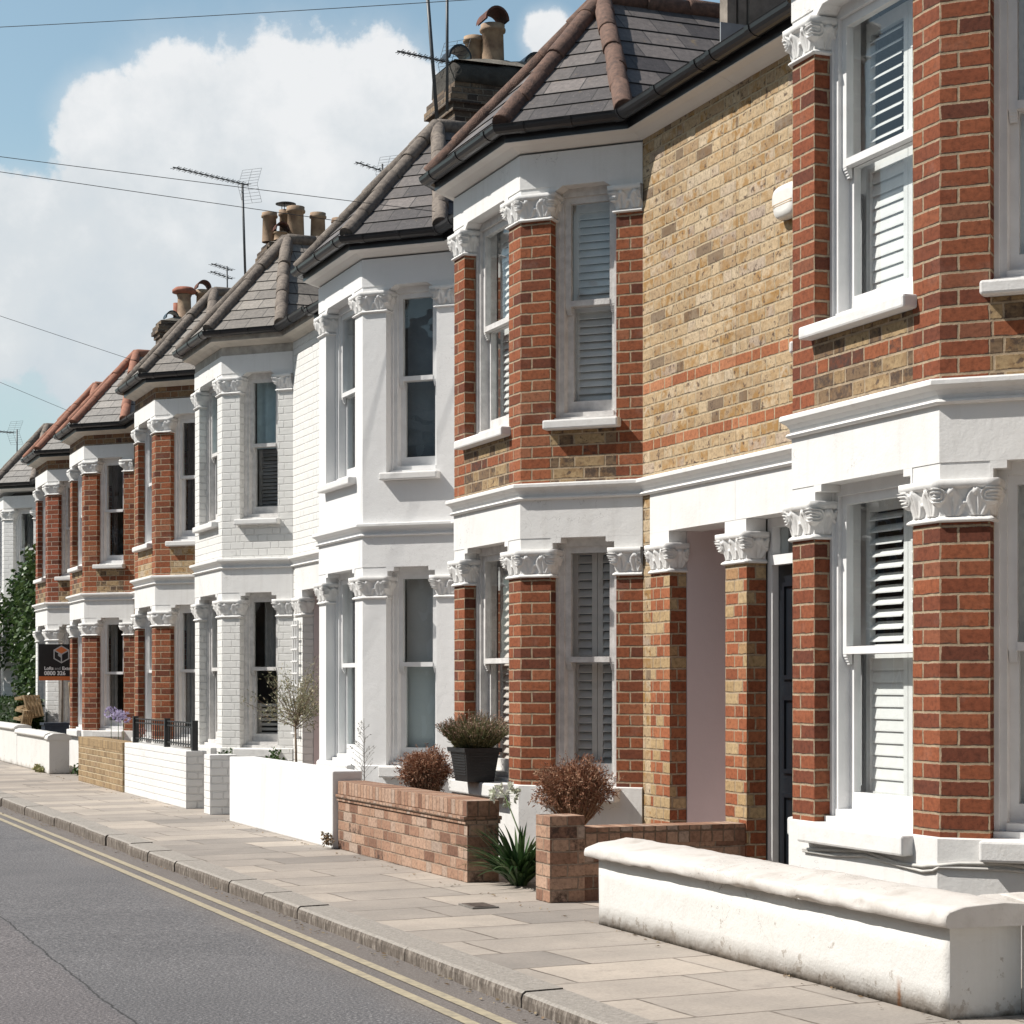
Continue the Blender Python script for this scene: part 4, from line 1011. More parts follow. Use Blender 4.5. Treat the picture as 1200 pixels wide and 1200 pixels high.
    hm = M[c['hip']]; hr = .068
    for k in (1, 2, 3, 4): hip_tiles(E[k] + Vector((.03, 0, 0)), P_, hr, 'hip_tiles', hm, rf)
    hip_tiles(P_, Q, hr, 'ridge_tiles', hm, rf)
    hip_tiles((RX, ylo, RZ), (RX, yhi, RZ), .09, 'ridge_tiles', hm, rf)
    # ---- shell of the house behind the facade
    b = MB(); XB = RX * 2 - E[0].x - .3
    b.box(XW - DEP + .005 + .24, XB, ylo, ylo + .1, 0, ez - .02); b.box(XW - DEP + .005 + .24, XB, yhi - .1, yhi, 0, ez - .02)
    b.box(XB - .2, XB, ylo + .1, yhi - .1, 0, ez - .02)
    for yy in (ylo, yhi - .1):
        z0 = ez - .02
        b.prism([(XW, yy), (XW + .001, yy), (XW + .001, yy + .1), (XW, yy + .1)], 0, .01)
    b.build('party_wall', M['inner'], root)
    b = MB(); b.prism([p for p in off(-.235)[1:5]] + [Vector((XB - .2, yf + S_)), Vector((XB - .2, yn - S_))], 2.45, 2.6)
    b.prism([p for p in off(-.235)[1:5]] + [Vector((XB - .2, yf + S_)), Vector((XB - .2, yn - S_))], .02, .3)
    b.prism([p for p in off(-.235)[1:5]] + [Vector((XB - .2, yf + S_)), Vector((XB - .2, yn - S_))], zs - .02, zs - .0)
    b.build('floors', M['inner'], root)
    return root, E, P_, pts, F, rf

HS = [build_house(i) for i in range(9)]
# the gable end of the nearest house
root0 = HS[0][0]
b = MB(); b.box(XW - .002, 12., 1.95, 2.15, 0, 5.0); b.build('end_wall', M['yel'], HS[8][0])
# the plain terrace on the other side of the road (unseen, added to block low sky light and for reflections in the glass)
for k in range(9):
    y0 = -9. + k * 5.2; y1 = y0 + 5.19; xf = -8.2
    r = empty('terraced_house', (xf, (y0 + y1) / 2, 0), 'plain brick terraced house across the road, unseen, added for shading and window reflections', 'house', 'terrace across the road')
    b = MB(); b.box(xf - 7, xf, y0, y1, -.1, 5.2); b.build('wall', M['dark' if k % 3 else 'wbrick'], r)
    b = MB()
    roof_facet(b, Vector((xf + .25, y1, 5.15)), Vector((xf + .25, y0, 5.15)), [Vector((xf - 3.5, y0, 7.6)), Vector((xf - 3.5, y1, 7.6))], .3)
    roof_facet(b, Vector((xf - 7.25, y0, 5.15)), Vector((xf - 7.25, y1, 5.15)), [Vector((xf - 3.5, y1, 7.6)), Vector((xf - 3.5, y0, 7.6))], .3)
    b.build('roof', M['slate'], r)
    Fo = Fr((xf, y1), (xf, y0))
    for (u, z, w, h) in ((.5, .7, 1.6, 1.7), (.5, 3.1, 1.6, 1.5), (3.2, 3.1, 1., 1.5)):
        b = MB(); b.fbox(Fo, u, u + w, -.02, .04, z, z + h); wn_ = b.build('window', M['frame'], r)
        b = MB(); b.fbox(Fo, u + .08, u + w - .08, .0, .045, z + .08, z + h - .08); b.build('pane', M['navyb'], wn_)
    b = MB(); b.fbox(Fo, 3.2, 4.1, -.02, .04, .02, 2.1); b.build('door', M['navy'], r)
# chimneys
chimney(HS[2][0], 7.02, 8.9, 19.74, 20.44, 5.6, 7.66, [(7.56, -.02, .125, .45, 'c'), (7.4, .1, .11, .34, 'p'), (7.14, -.05, .12, 0, 'h'), (8.0, 0, .14, .0, 'h')], True)
chimney(HS[4][0], 7.42, 8.9, 28.85, 29.33, 5.6, 7.66, [(7.5, .06, .11, .43, 'p'), (7.62, -.12, .1, .12, 'c'), (7.76, .12, .1, .5, 'm'), (7.86, -.06, .13, .52, 'p'), (8.2, -.05, .115, .46, 'p'), (8.55, 0, .12, .42, 'p')])
chimney(HS[6][0], 7.66, 9.0, 37.8, 38.3, 5.6, 8.03, [(7.9, 0, .12, 0, 'h'), (8.15, 0, .15, .62, 'f'), (8.03, .1, .07, .34, 'rs'), (8.5, 0, .13, .6, 'c')])
# timber upstand and lead at the party line above the porch of the nearest house
b = MB(); b.box(5.66, 5.72, 11.02, 11.12, 5.1, 5.62); b.box(5.735, 5.79, 11.02, 11.12, 5.1, 5.62); b.box(5.8, 6.9, 11.0, 11.14, 5.2, 5.95)
b.build('party_upstand', M['post'], root0)
b = MB(); b.box(5.60, 5.9, 10.99, 11.0, 5.1, 5.24); b.build('lead_flashing', M['lead'], root0)
# cable along the plinth of the nearest house
b = MB(); pts0 = HS[0][3]; F0 = HS[0][4]
pl = []
for (Fc, us) in ((F0[1], [0, .3, .6, .8, .89]), (F0[2], [0.01, .1, .3, .6, .9, 1.2])):
    for u in us: pl.append(Fc.P(u, .028, .455 - .02 * math.sin(u * 7)))
b.tube(pl, .009, 6); b.tube([p + Vector((0, 0, -.018 + .01 * math.sin(i * 2))) for i, p in enumerate(pl)], .007, 6)
b.build('cable', M['cable'], root0)
# small weed at the door
def leafquad(b, c, d, up, l, w, mi=0):
    d = d.normalized(); s = d.cross(up).normalized() * w * .5
    b.face([c, c + d * l * .45 + s, c + d * l, c + d * l * .45 - s], None, mi)
def rvec(rk): 
    v = Vector((rk.gauss(0, 1), rk.gauss(0, 1), rk.gauss(0, 1))); return v.normalized()

# alarm box on the yellow wall
al = empty('alarm_box', (XW - .0, 11.0, 3.9), 'white wall-mounted burglar alarm box on the yellow brick wall', 'alarm box')
def ptat(px, py, x):   # point on the plane X=x
    d = ray(px, py); k = x / d.x; return Vector((0, 0, HCAM)) + d * k
acy, acz = 10.41, HCAM + (802 - 241) * 11.9 / 2400
b = MB(); n = 28
def alring(d, s):
    out = []
    for k in range(n):
        a = 2 * math.pi * k / n; cx, cz = math.cos(a), math.sin(a)
        e = .42
        out.append(Vector((XW - d, acy + .15 * s * math.copysign(abs(cx) ** e, cx) * (1 - .12 * (cz < -.2)), acz + .098 * s * math.copysign(abs(cz) ** .62, cz))))
    return out
rg = [alring(0.002, .98), alring(.035, 1.), alring(.055, .96), alring(.068, .86), alring(.072, .6)]
for r0, r1 in zip(rg, rg[1:]):
    for k in range(n): b.face([r0[k], r1[k], r1[(k + 1) % n], r0[(k + 1) % n]], None, 0, True)
b.face(rg[-1][::-1]); b.build('case', M['alarm'], al)
def textmesh(txt, size, mat, parent, mtx, name='lettering', ext=.0008, bold=0.0, align='CENTER'):
    cu = bpy.data.curves.new(name, 'FONT'); cu.body = txt; cu.size = size; cu.extrude = ext; cu.align_x = align; cu.offset = bold; cu.resolution_u = 3
    ob = bpy.data.objects.new(name, cu); COL.objects.link(ob); bpy.context.view_layer.update()
    me = bpy.data.meshes.new_from_object(ob.evaluated_get(bpy.context.evaluated_depsgraph_get()))
    bpy.data.objects.remove(ob); me.materials.append(mat)
    o = bpy.data.objects.new(name, me); COL.objects.link(o); o.parent = parent
    L = LOC[parent.name]; me.transform(Matrix.Translation(-L) @ mtx); LOC[o.name] = L
    return o
b = MB()
for dz in (-.012, -.024): b.box(XW - .0735, XW - .0725, acy - .11, acy + .13, acz + dz, acz + dz + .004)
b.build('printed_line', M['tan'], al)
# ------------------------------------------------------------------ garden walls
def gwall(name, label, parts, loc):
    r = empty(name, loc, label, 'garden wall'); 
    for nm, bb, mt, bv in parts: bb.build(nm, mt, r, bevel=bv)
    return r
# nearest: weathered white wall with thick rounded coping, returning to the house at its near end
w0 = empty('garden_wall', (4.34, 8.3, 0), 'low weathered white rendered wall with thick rounded coping, nearest the camera', 'garden wall', 'front garden walls')
prof = [(0, 0), (0, .12), (0, .24), (0, .345), (-.04, .36), (-.28, .36), (-.32, .345), (-.32, 0)]
b = rough_sweep(prof[::-1], (4.34, 6.62), (4.34, 9.93), 50, .0012, 'wallw'); b.build('wall_body', M['wallw'], w0)
cop = [(.042, .354), (.05, .358), (.055, .38), (.053, .402), (.04, .415), (-.03, .429), (-.12, .439), (-.2, .443), (-.3, .434), (-.36, .415), (-.372, .38), (-.36, .355)]
b = rough_sweep(cop[::-1], (4.34, 6.56), (4.34, 10.0), 90, .0028, 'coping'); b.build('coping', M['coping'], w0)
b = MB(); b.fbox(Fr((4.665, 6.62), (5.1, 6.62)), 0, 1.4, -.3, .002, 0, .37); b.build('return_wall', M['wallw'], w0)
b = rough_sweep([(d, z) for d, z in cop][::-1], (6.1, 6.66), (4.72, 6.66), 30, .002, 'coping'); b.build('coping', M['coping'], w0)

def brickwall(label, x, y0, y1, h, body, top, th=.215, tile=False, group='front garden walls'):
    r = empty('garden_wall', (x, (y0 + y1) / 2, 0), label, 'garden wall', group)
    b = MB(); ht = .1
    hb = h - ht - (.05 if tile else 0)
    b.box(x, x + th, y0, y1, 0, hb); b.build('wall_body', M[body], r)
    if tile:
        b = MB(); b.box(x - .012, x + th + .012, y0 - .0, y1, hb + .001, hb + .024); b.box(x - .022, x + th + .022, y0 - .0, y1, hb + .025, hb + .049); b.build('tile_course', M['soldier'], r)
        hb += .05
    b = MB(); b.box(x - .003, x + th + .003, y0 - .003, y1, hb + .001, hb + ht); b.build('coping', M[top], r, bevel=.004)
    return r
brickwall('reddish brick garden wall with an upright brick top beside the strap-leaved plant', 4.46, 12.3, 15.22, .525, 'garden', 'soldier', tile=True)
# brick pier and low return wall on the party line
r = empty('gate_pier', (4.6, 11.1, 0), 'short brick gate pier between the strap-leaved plant and the weathered white wall', 'gate pier')
b = MB(); b.box(4.49, 4.71, 10.98, 11.2, 0, .505); b.build('pier_body', M['garden'], r, bevel=.003)
r = empty('boundary_wall', (5.2, 11.1, 0), 'low dark brick wall running from the gate pier back to the porch column', 'garden wall')
b = MB(); F_ = Fr((5.77, 11.0), (4.712, 11.0)); b.fbox(F_, .0, F_.len, -.2, 0, 0, .33); b.build('wall_body', M['garden'], r)
b = MB(); b.fbox(F_, .0, F_.len, -.205, .005, .331, .432); b.build('coping', M['soldier'], r)

def plainwall(label, x, y0, y1, h, mat, th=.22, coping=None, bevel=.01):
    r = empty('garden_wall', (x, (y0 + y1) / 2, 0), label, 'garden wall', 'front garden walls')
    b = MB(); b.box(x, x + th, y0, y1, 0, h); b.build('wall_body', M[mat], r, bevel=bevel)
    if coping:
        b = rough_sweep([(d + .03, z) for d, z in [(.0, h + .001), (.012, h + .03), (0, h + .06), (-.06, h + .085), (-th - .0, h + .085), (-th - .06, h + .06), (-th - .06, h + .001)]][::-1], (x, y0 - .02), (x, y1), 30, .001, 'x'); b.build('coping', M[coping], r)
    return r
plainwall('smooth bright white garden wall in front of the white rendered house', 4.42, 15.24, 18.66, .6, 'plas2', .24)
r = empty('gate_pier', (4.55, 19.7, 0), 'white painted brick gate pier beside the bright white wall', 'gate pier')
b = MB(); b.box(4.45, 4.72, 19.6, 19.86, 0, .585); b.build('pier_body', M['wbrick'], r, bevel=.006)
plainwall('white painted brick wall carrying black railings', 4.44, 20.65, 24.03, .59, 'wbrick', .215, bevel=.006)
brickwall('buff brick garden wall joining the white painted brick wall', 4.42, 24.05, 27.2, .585, 'must', 'mustS')
w = plainwall('white rendered wall with gate pier in front of the house with orange hip tiles', 4.36, 29.56, 32.72, .5, 'wallw', .2, 'wallw')
b = MB(); b.box(4.35, 4.63, 29.28, 29.555, 0, .48); b.build('pier_body', M['mauve2'] if 'mauve2' in M else M['wallw'], w)
b = rough_sweep([(.02, .481), (.03, .5), (.02, .54), (-.06, .575), (-.22, .575), (-.3, .54), (-.31, .5), (-.3, .481)][::-1], (4.35, 29.26), (4.35, 29.57), 6, .001, 'x'); b.build('pier_coping', M['wallw'], w)
plainwall('farthest white garden wall, in front of the hedge', 4.36, 32.75, 44.0, .55, 'wallw', .2, 'wallw')

# railings on the white brick wall
r = empty('railings', (4.54, 22.2, .59), 'black metal railings standing on the white painted brick wall', 'railings')
yA, yB = 20.72, 23.9; ym = 22.1; zt = .59
for yp in (yA, ym, yB):
    b = MB(); b.box(4.515, 4.575, yp - .03, yp + .03, zt, zt + .31); b.build('post', M['iron'], r)
b = MB()
for zz in (.05, .23, .275): b.box(4.535, 4.555, yA + .03, yB - .03, zt + zz, zt + zz + .014)
b.build('rail', M['iron'], r)
n = 26
for k in range(n):
    y = yA + .06 + (yB - yA - .12) * k / (n - 1)
    if abs(y - ym) < .05: continue
    b = MB(); b.box(4.54, 4.55, y - .005, y + .005, zt + .03, zt + .29); b.build('bar', M['iron'], r)

# ------------------------------------------------------------------ plants
def dried_shrub(loc, rx, rz, z0, label, seed, n=2300):
    rk = random.Random(seed); r = empty('dried_shrub', loc, label, 'shrub', 'dried brown shrubs'); c = Vector(loc)
    st = MB(); fl = MB()
    for k in range(n):
        d = rvec(rk); d.z = d.z * .9 + .25; d.normalize()
        lump = .92 + .12 * math.sin(d.x * 5 + seed) * math.sin(d.y * 4.3 + seed * 2) + .08 * math.sin(d.z * 7 + d.x * 3)
        q = rk.random() ** .4 * rk.uniform(.8, 1.12) * lump
        tip = c + Vector((d.x * rx * q, d.y * rx * q, z0 + rz * .42 + d.z * rz * .6 * q))
        if k % 3 == 0:
            base = c + Vector((d.x * .05, d.y * .05, z0 - .12)); mid = base.lerp(tip, .55) + Vector((rk.gauss(0, .012), rk.gauss(0, .012), .0))
            st.tube([base, mid, tip], [.0026, .002, .0012], 3, caps=False)
        for j in range(5):
            o = rvec(rk) * rk.uniform(.004, .03); dd = (d + rvec(rk) * .9).normalized(); leafquad(fl, tip + o, dd, rvec(rk), rk.uniform(.012, .038), rk.uniform(.004, .01))
    for k in range(70):
        d = rvec(rk); d.z = abs(d.z) * .8 + .1; d.normalize(); l = rk.uniform(1., 1.28)
        tip = c + Vector((d.x * rx * l, d.y * rx * l, z0 + rz * .4 + d.z * rz * .62 * l)); base = c + Vector((d.x * .08, d.y * .08, z0))
        st.tube([base, base.lerp(tip, .6) + rvec(rk) * .012, tip], [.0022, .0016, .001], 3, caps=False)
        for j in range(4): leafquad(fl, tip + rvec(rk) * .008, d + rvec(rk), rvec(rk), rk.uniform(.01, .022), .007)
    for k in range(5): st.tube([c, c + Vector((rk.gauss(0, .03), rk.gauss(0, .03), z0 - .05))], .006, 5)
    st.build('stems', M['drystem'], r); fl.build('seed_heads', M['dry'], r)
dried_shrub((5.02, 11.86, 0), .26, .3, .49, 'dry rust-brown shrub behind the short brick gate pier', 1)
dried_shrub((4.93, 14.5, 0), .21, .26, .52, 'dry rust-brown shrub behind the reddish brick wall', 2, 1800)

# lavender in a black planter on the front sill of the brick house
pc = Vector((5.03, 13.72, ZPL + .0))
pt = empty('planter', pc, 'square black plastic planter on the front window sill of the brick house', 'planter')
b = MB(); w0_, w1_, hh = .1, .135, .24
def ringsq(w, z): return [pc + Vector((sx * w, sy * w * 1.3, z)) for sx, sy in ((-1, -1), (1, -1), (1, 1), (-1, 1))]
lv = [(w0_, .0), (w0_ + .02, hh * .7), (w1_ - .008, hh - .03), (w1_ + .006, hh - .03), (w1_ + .008, hh), (w1_ - .012, hh), (w1_ - .02, hh - .03)]
rr = [ringsq(w, z) for w, z in lv]
for a, e in zip(rr, rr[1:]):
    for k in range(4): b.face([a[k], a[(k + 1) % 4], e[(k + 1) % 4], e[k]])
b.face(rr[0][::-1]); b.face(rr[-1]); b.build('pot_body', M['potblk'], pt)
b = MB()
for k in range(9):
    z = .045 + k * .02; w = w0_ + .02 * z / (hh * .7) + .002
    b.sweep([(-.004, z), (.004, z), (.004, z + .008), (-.004, z + .008)][::-1], [(pc.x + w, pc.y - w), (pc.x - w, pc.y - w), (pc.x - w, pc.y + w), (pc.x + w, pc.y + w)][::-1] if False else [(pc.x - w, pc.y - w), (pc.x - w, pc.y + w)])
b2 = MB()
for k in range(9):
    z = pc.z + .045 + k * .02; w = w0_ + .02 * (z - pc.z) / (hh * .7) + .001
    b2.box(pc.x - w - .003, pc.x - w, pc.y - w * 1.1, pc.y + w * 1.1, z, z + .009); b2.box(pc.x - w * .8, pc.x + w * .8, pc.y - w * 1.3 - .003, pc.y - w * 1.3, z, z + .009)
b2.build('ribs', M['potblk'], pt)
lvp = empty('lavender', pc + Vector((0, 0, hh)), 'faded lavender plant growing in the black planter', 'plant')
rk = random.Random(5); st = MB(); fl = MB()
for k in range(1500):
    a = rk.uniform(0, 6.283); q = rk.random() ** .5; base = pc + Vector((math.cos(a) * .1 * q, math.sin(a) * .14 * q, hh - .02))
    d = Vector((math.cos(a) * q * .95, math.sin(a) * q * .95, rk.uniform(.75, 1.))).normalized(); l = rk.uniform(.13, .3) * (1 - .15 * q)
    tip = base + d * l; st.tube([base, base + d * l * .5 + Vector((0, 0, .008)), tip], [.0022, .002, .0012], 3, caps=False)
    for j in range(4): leafquad(st, base + d * l * rk.uniform(.1, .75), (d + rvec(rk) * .7), rvec(rk), rk.uniform(.02, .045), .006)
    if rk.random() < .6:
        for j in range(5): leafquad(fl, tip - d * .006 * j, (d + rvec(rk) * .9), rvec(rk), rk.uniform(.009, .016), .008)
st.build('stems', M['lavs'], lvp); fl.build('flower_heads', M['lavf'], lvp)

def straps(b, c, n, lmin, lmax, w, rk, lean=1.):
    for k in range(n):
        a = rk.uniform(0, 6.283); l = rk.uniform(lmin, lmax); el = rk.uniform(.75, 1.45)
        d = Vector((math.cos(a), math.sin(a), 0)); s = Vector((-d.y, d.x, 0)); pts = []
        bend = rk.uniform(.3, 1.3) * lean
        p = c + d * rk.uniform(0, .05); ang = el; m_ = 9
        for i in range(m_ + 1):
            pts.append(p.copy()); ang -= bend / m_ * (1.2 if i > 2 else .6)
            p = p + (d * math.cos(ang) + Vector((0, 0, math.sin(ang)))) * (l / m_)
        for i in range(m_):
            w0 = w * min(1, .5 + i * .25) * (1 - (i / m_) ** 2.5); w1 = w * min(1, .5 + (i + 1) * .25) * (1 - ((i + 1) / m_) ** 2.5)
            up = Vector((0, 0, .25 * w))
            for sg in (-1, 1):
                q = [pts[i], pts[i] + s * sg * w0 / 2 + up * (w0 / w), pts[i + 1] + s * sg * w1 / 2 + up * (w1 / w), pts[i + 1]]
                b.face([max_z(x) for x in q], None, 0, True)
def max_z(v): return Vector((v.x, v.y, max(v.z, .006)))
def umbel(b, c, r, n, rk, petal=.02):
    for k in range(n):
        d = rvec(rk); d.z = d.z * .8 + .1; p = c + d * r
        b.tube([c, p], [.0012, .0012], 3, caps=False)
        for j in range(6): leafquad(b, p, (d * 1.1 + rvec(rk) * .8), rvec(rk), petal * rk.uniform(.8, 1.3), petal * .5)
rk = random.Random(8)
ac_ = Vector((4.7, 12.0, 0))
ag = empty('agapanthus', ac_, 'green strap-leaved plant with a white flower head growing in the brick gateway', 'plant')
b = MB(); straps(b, ac_, 170, .24, .52, .03, rk); b.build('leaves', M['strap'], ag)
b = MB(); p1 = ac_ + Vector((-.02, .2, .56)); b.tube([ac_, ac_ + Vector((.03, .02, .28)), p1], [.006, .005, .004], 6); b.build('stalk', M['green'], ag)
b = MB(); umbel(b, p1, .075, 34, rk, .034); b.build('flower_head', M['petalw'], ag)

# thin sapling against the white house
sp_ = Vector((4.82, 15.72, 0)); r = empty('sapling', sp_, 'bare thin grey sapling in front of the white rendered bay', 'plant')
b = MB(); lf = MB(); top = sp_ + Vector((0, 0, 1.0)); b.tube([sp_, sp_ + Vector((.004, 0, .5)), top], [.006, .005, .002], 6); rk = random.Random(9)
for k in range(34):
    z = .5 + .46 * k / 34; a = rk.uniform(0, 6.28); l = (1.05 - z) * .36 * rk.uniform(.7, 1.1) + .02
    p0 = sp_ + Vector((0, 0, z)); d = Vector((math.cos(a), math.sin(a), .75)).normalized(); b.tube([p0, p0 + d * l], [.0022, .0012], 3, caps=False)
    for j in range(5): leafquad(lf, p0 + d * l * rk.uniform(.4, 1), d + rvec(rk) * .8, rvec(rk), .016, .009)
b.build('branches', m_plain('grey_twigs', (.3, .29, .28), .9), r); lf.build('leaves', m_leaf('grey_leaves', [(.35, .35, .33), (.5, .5, .48), (.25, .24, .22)]), r)

# olive tree
oc = Vector((5.45, 20.1, 0)); r = empty('olive_tree', oc, 'small straggly olive tree by the white trellis', 'tree')
b = MB(); lf = MB(); rk = random.Random(14)
b.tube([oc, oc + Vector((.0, .01, .45)), oc + Vector((-.01, 0, .88))], [.016, .013, .011], 7)
for k in range(60):
    a = rk.uniform(0, 6.28); e = rk.uniform(-.15, 1.25); l = rk.uniform(.28, .62)
    p0 = oc + Vector((0, 0, rk.uniform(.82, .95))); d = Vector((math.cos(a) * math.cos(e), math.sin(a) * math.cos(e) * 1.3, math.sin(e)))
    if d.x > .2: l *= .75
    p1 = p0 + d * l * .5 + Vector((0, 0, .05)); p2 = p0 + d * l + Vector((0, 0, .1)); b.tube([p0, p1, p2], [.005, .003, .0015], 4, caps=False)
    for j in range(42):
        q = rk.uniform(.3, 1.05); c0 = p0.lerp(p2, q) + rvec(rk) * .045; leafquad(lf, c0, d + rvec(rk) * 1.1, rvec(rk), rk.uniform(.025, .045), .011)
b.build('trunk', M['bark'], r); lf.build('crown', M['olive'], r)
# white trellis on the painted brick
tr = empty('trellis', (5.74, 21.2, .7), 'narrow white timber trellis on the off-white painted brick', 'trellis')
b = MB()
for yy in (21.13, 21.22, 21.31): b.box(5.735, 5.755, yy - .008, yy + .008, .7, 1.95)
for k in range(10): b.box(5.725, 5.735, 21.09, 21.35, .74 + k * .128, .757 + k * .128)
b.build('lattice', M['frame'], tr)

def bushel(b, c, rv, n, size, rk, flat=0.):
    for k in range(n):
        d = rvec(rk); q = rk.random() ** .4
        p = c + Vector((d.x * rv[0] * q, d.y * rv[1] * q, d.z * rv[2] * q)); leafquad(b, p, rvec(rk) + Vector((0, 0, -.3)), rvec(rk), size * rk.uniform(.7, 1.3), size * .7)
rk = random.Random(20)
def small_plant(loc, label, rv, n, size, mat='green', cat='plant', name='garden_plant'):
    b = MB(); c = Vector(loc); bushel(b, c + Vector((0, 0, rv[2])), rv, n, size, rk); o = b.build(name, M[mat], loc=loc); return tag(o, label, cat)
small_plant((5.35, 20.6, .1), 'small leafy green plant at the foot of the white trellis', (.09, .25, .26), 420, .04)
small_plant((5.2, 22.0, .42), 'low green plant under the window of the off-white painted house', (.1, .18, .08), 160, .035)
small_plant((5.6, 9.98, .3), 'tiny green weed at the foot of the dark front door', (.04, .06, .05), 70, .03, 'green', 'weed', 'weed')
small_plant((4.38, 15.24, .02), 'dry dark weed at the foot of the wall joint by the reddish brick', (.05, .08, .06), 120, .03, 'litter', 'weed', 'weed')
small_plant((4.33, 30.1, 0), 'tuft of yellowing grass at the foot of the far white wall', (.06, .35, .05), 260, .05, 'weed', 'weed', 'weed')
small_plant((4.75, 28.8, 0), 'dark green weeds in the gateway beside the buff wall', (.18, .2, .09), 300, .05, 'green', 'weed', 'weed')
# flowers behind the buff wall
fc = Vector((4.78, 26.3, 0)); r = empty('lilac_flower', fc, 'tall plant with a pale lilac flower head behind the buff brick wall', 'flower'); b = MB(); b2 = MB()
for (dx, dy, z) in ((0, .0, .86), (.1, .2, .84), (-.02, .4, .9)):
    p = fc + Vector((dx, dy, z)); b.tube([fc + Vector((dx, dy, 0)), p], .004, 4); umbel(b2, p, .075, 34, rk, .03)
b.build('stalk', M['green'], r); b2.build('flower_head', M['petalp'], r)
fc = Vector((4.8, 25.0, 0)); r = empty('pink_flower', fc, 'small plant with pink blooms beside the railings', 'flower'); b = MB(); b2 = MB()
for (dx, dy, z) in ((0, 0, .72), (.05, .15, .68), (0, -.12, .66)):
    p = fc + Vector((dx, dy, z)); b.tube([fc + Vector((dx, dy, 0)), p], .004, 4); umbel(b2, p, .045, 20, rk, .025)
b.build('stalk', M['green'], r); b2.build('flower_head', M['petalk'], r)
# climber between the last two houses
r = empty('climbing_plant', (5.5, 38.2, 0), 'large dark green climbing plant covering the wall beside the farthest house', 'climber'); b = MB(); rk = random.Random(31)
for k in range(9500):
    y = rk.uniform(36.9, 41.6); zt = 3.6 - .2 * abs(y - 37.6) ** 1.1 if y > 37.6 else 3.6; zt = max(zt, 2.4) + .25 * math.sin(y * 5)
    z = .4 + (zt - .4) * rk.random() ** .7
    if 38.9 < y and z < 1.75 + .3 * math.sin(y * 4): continue
    dep = .18 + .3 * abs(math.sin(y * 2.3 + z * 2.9)) + .25 * rk.random()
    x = 5.74 - dep * rk.random() ** .4
    if y > 39.7: x -= (y - 39.7) * .8
    leafquad(b, Vector((x, y, z)), Vector((-.6, rk.gauss(0, .6), rk.gauss(-.5, .5))), rvec(rk), rk.uniform(.07, .13), rk.uniform(.05, .09))
b.build('foliage', M['ivy'], r)
b = MB()
for yy in (37.3, 37.8, 38.3): b.tube([(5.7, yy, 0), (5.65, yy + .1, .9), (5.66, yy - .1, 2.)], [.03, .025, .015], 6)
b.build('stem', M['bark'], r)
# clipped hedge
r = empty('hedge', (4.8, 40., 0), 'low clipped dark green hedge behind the farthest white wall', 'hedge'); b = MB(); rk = random.Random(33)
for k in range(7000):
    y = rk.uniform(34.7, 44); x = rk.uniform(4.6, 5.05); z = rk.uniform(.2, 1.0)
    f = rk.randint(0, 2)
    if f == 0: z = 1.0 + rk.gauss(0, .02)
    elif f == 1: x = 4.6 + rk.gauss(0, .02)
    else: y = 34.7 + abs(rk.gauss(0, .03))
    leafquad(b, Vector((x, y, z)), rvec(rk), rvec(rk), rk.uniform(.04, .07), .035)
b.build('foliage', M['hedge'], r)
b = MB(); b.box(4.64, 5.01, 34.75, 44, .02, .96); b.build('shade_core', m_plain('hedge_shadow', (.02, .03, .012), .9), r)  # dark filler box; shade between the leaves is put into its colour

# ------------------------------------------------------------------ sign board
sy = 33.5; s0 = 4.81; s1 = 5.66; z0, z1 = 1.335, 1.92
sg = empty('sign_board', (5.2, sy, 0), 'black advertising board with an orange cube emblem on a post in the front garden', 'sign')
Fs = Fr((s1, sy), (s0, sy))                          # outward normal faces -y
Fs.n = Vector((0, -1, 0)); Fs.o = Vector((s0, sy, 0)); Fs.t = Vector((1, 0, 0))
b = MB(); b.box(s0, s1, sy, sy + .012, z0, z1); b.build('board', M['ink'], sg)
b = MB(); b.box(s0, s1, sy - .002, sy - .0005, z0, z0 + .065); b.build('orange_stripe', M['inko'], sg)
b = MB(); b.tube([(5.185, sy + .035, 0), (5.185, sy + .035, z1 + .02)], .022, 8); b.build('post', M['post'], sg)
b = MB(); b.tube([(5.42, sy + .3, 0), (5.3, sy + .04, 1.3)], .014, 6); b.build('brace', M['wood'], sg)
def poly2(b, pts, d=.0015, mi=0): b.face([(p[0], sy - d, p[1]) for p in pts], None, mi)
hx, hz, hr = s0 + .36, z1 - .165, .145
def hexp(r): return [(hx + r * math.sin(math.pi / 3 * k), hz + r * math.cos(math.pi / 3 * k)) for k in range(6)]
b = MB(); poly2(b, hexp(hr), .001); b.build('emblem_outline', M['inkg'], sg)
b = MB(); h = hexp(hr * .86); c0 = (hx, hz)
poly2(b, [c0, h[5], h[4], h[3]], .002, 0); poly2(b, [c0, h[3], h[2], h[1]], .002, 0)
b.build('emblem_sides', M['ink'], sg)
b = MB(); poly2(b, [c0, h[1], h[0], h[5]], .0025); b.build('emblem_top', M['inko'], sg)
b = MB()
for (q0, q1) in ((c0, h[3]), (c0, h[5]), (c0, h[1])):
    dx, dz = q1[0] - q0[0], q1[1] - q0[1]; l = math.hypot(dx, dz); nx, nz_ = -dz / l * .009, dx / l * .009
    poly2(b, [(q0[0] + nx, q0[1] + nz_), (q1[0] + nx, q1[1] + nz_), (q1[0] - nx, q1[1] - nz_), (q0[0] - nx, q0[1] - nz_)], .003)
poly2(b, [c0, (hx, hz - .06), (hx - .055, hz - .02), (hx - .05, hz + .015)], .0032)
b.build('emblem_lines', M['inkg'], sg)
def smx(x, z): return Matrix.Translation((x, sy - .0025, z)) @ Matrix.Rotation(R(90), 4, 'X')
textmesh('Lofts', .074, M['inkw'], sg, smx(s0 + .085, z0 + .17), bold=.0022, align='LEFT')
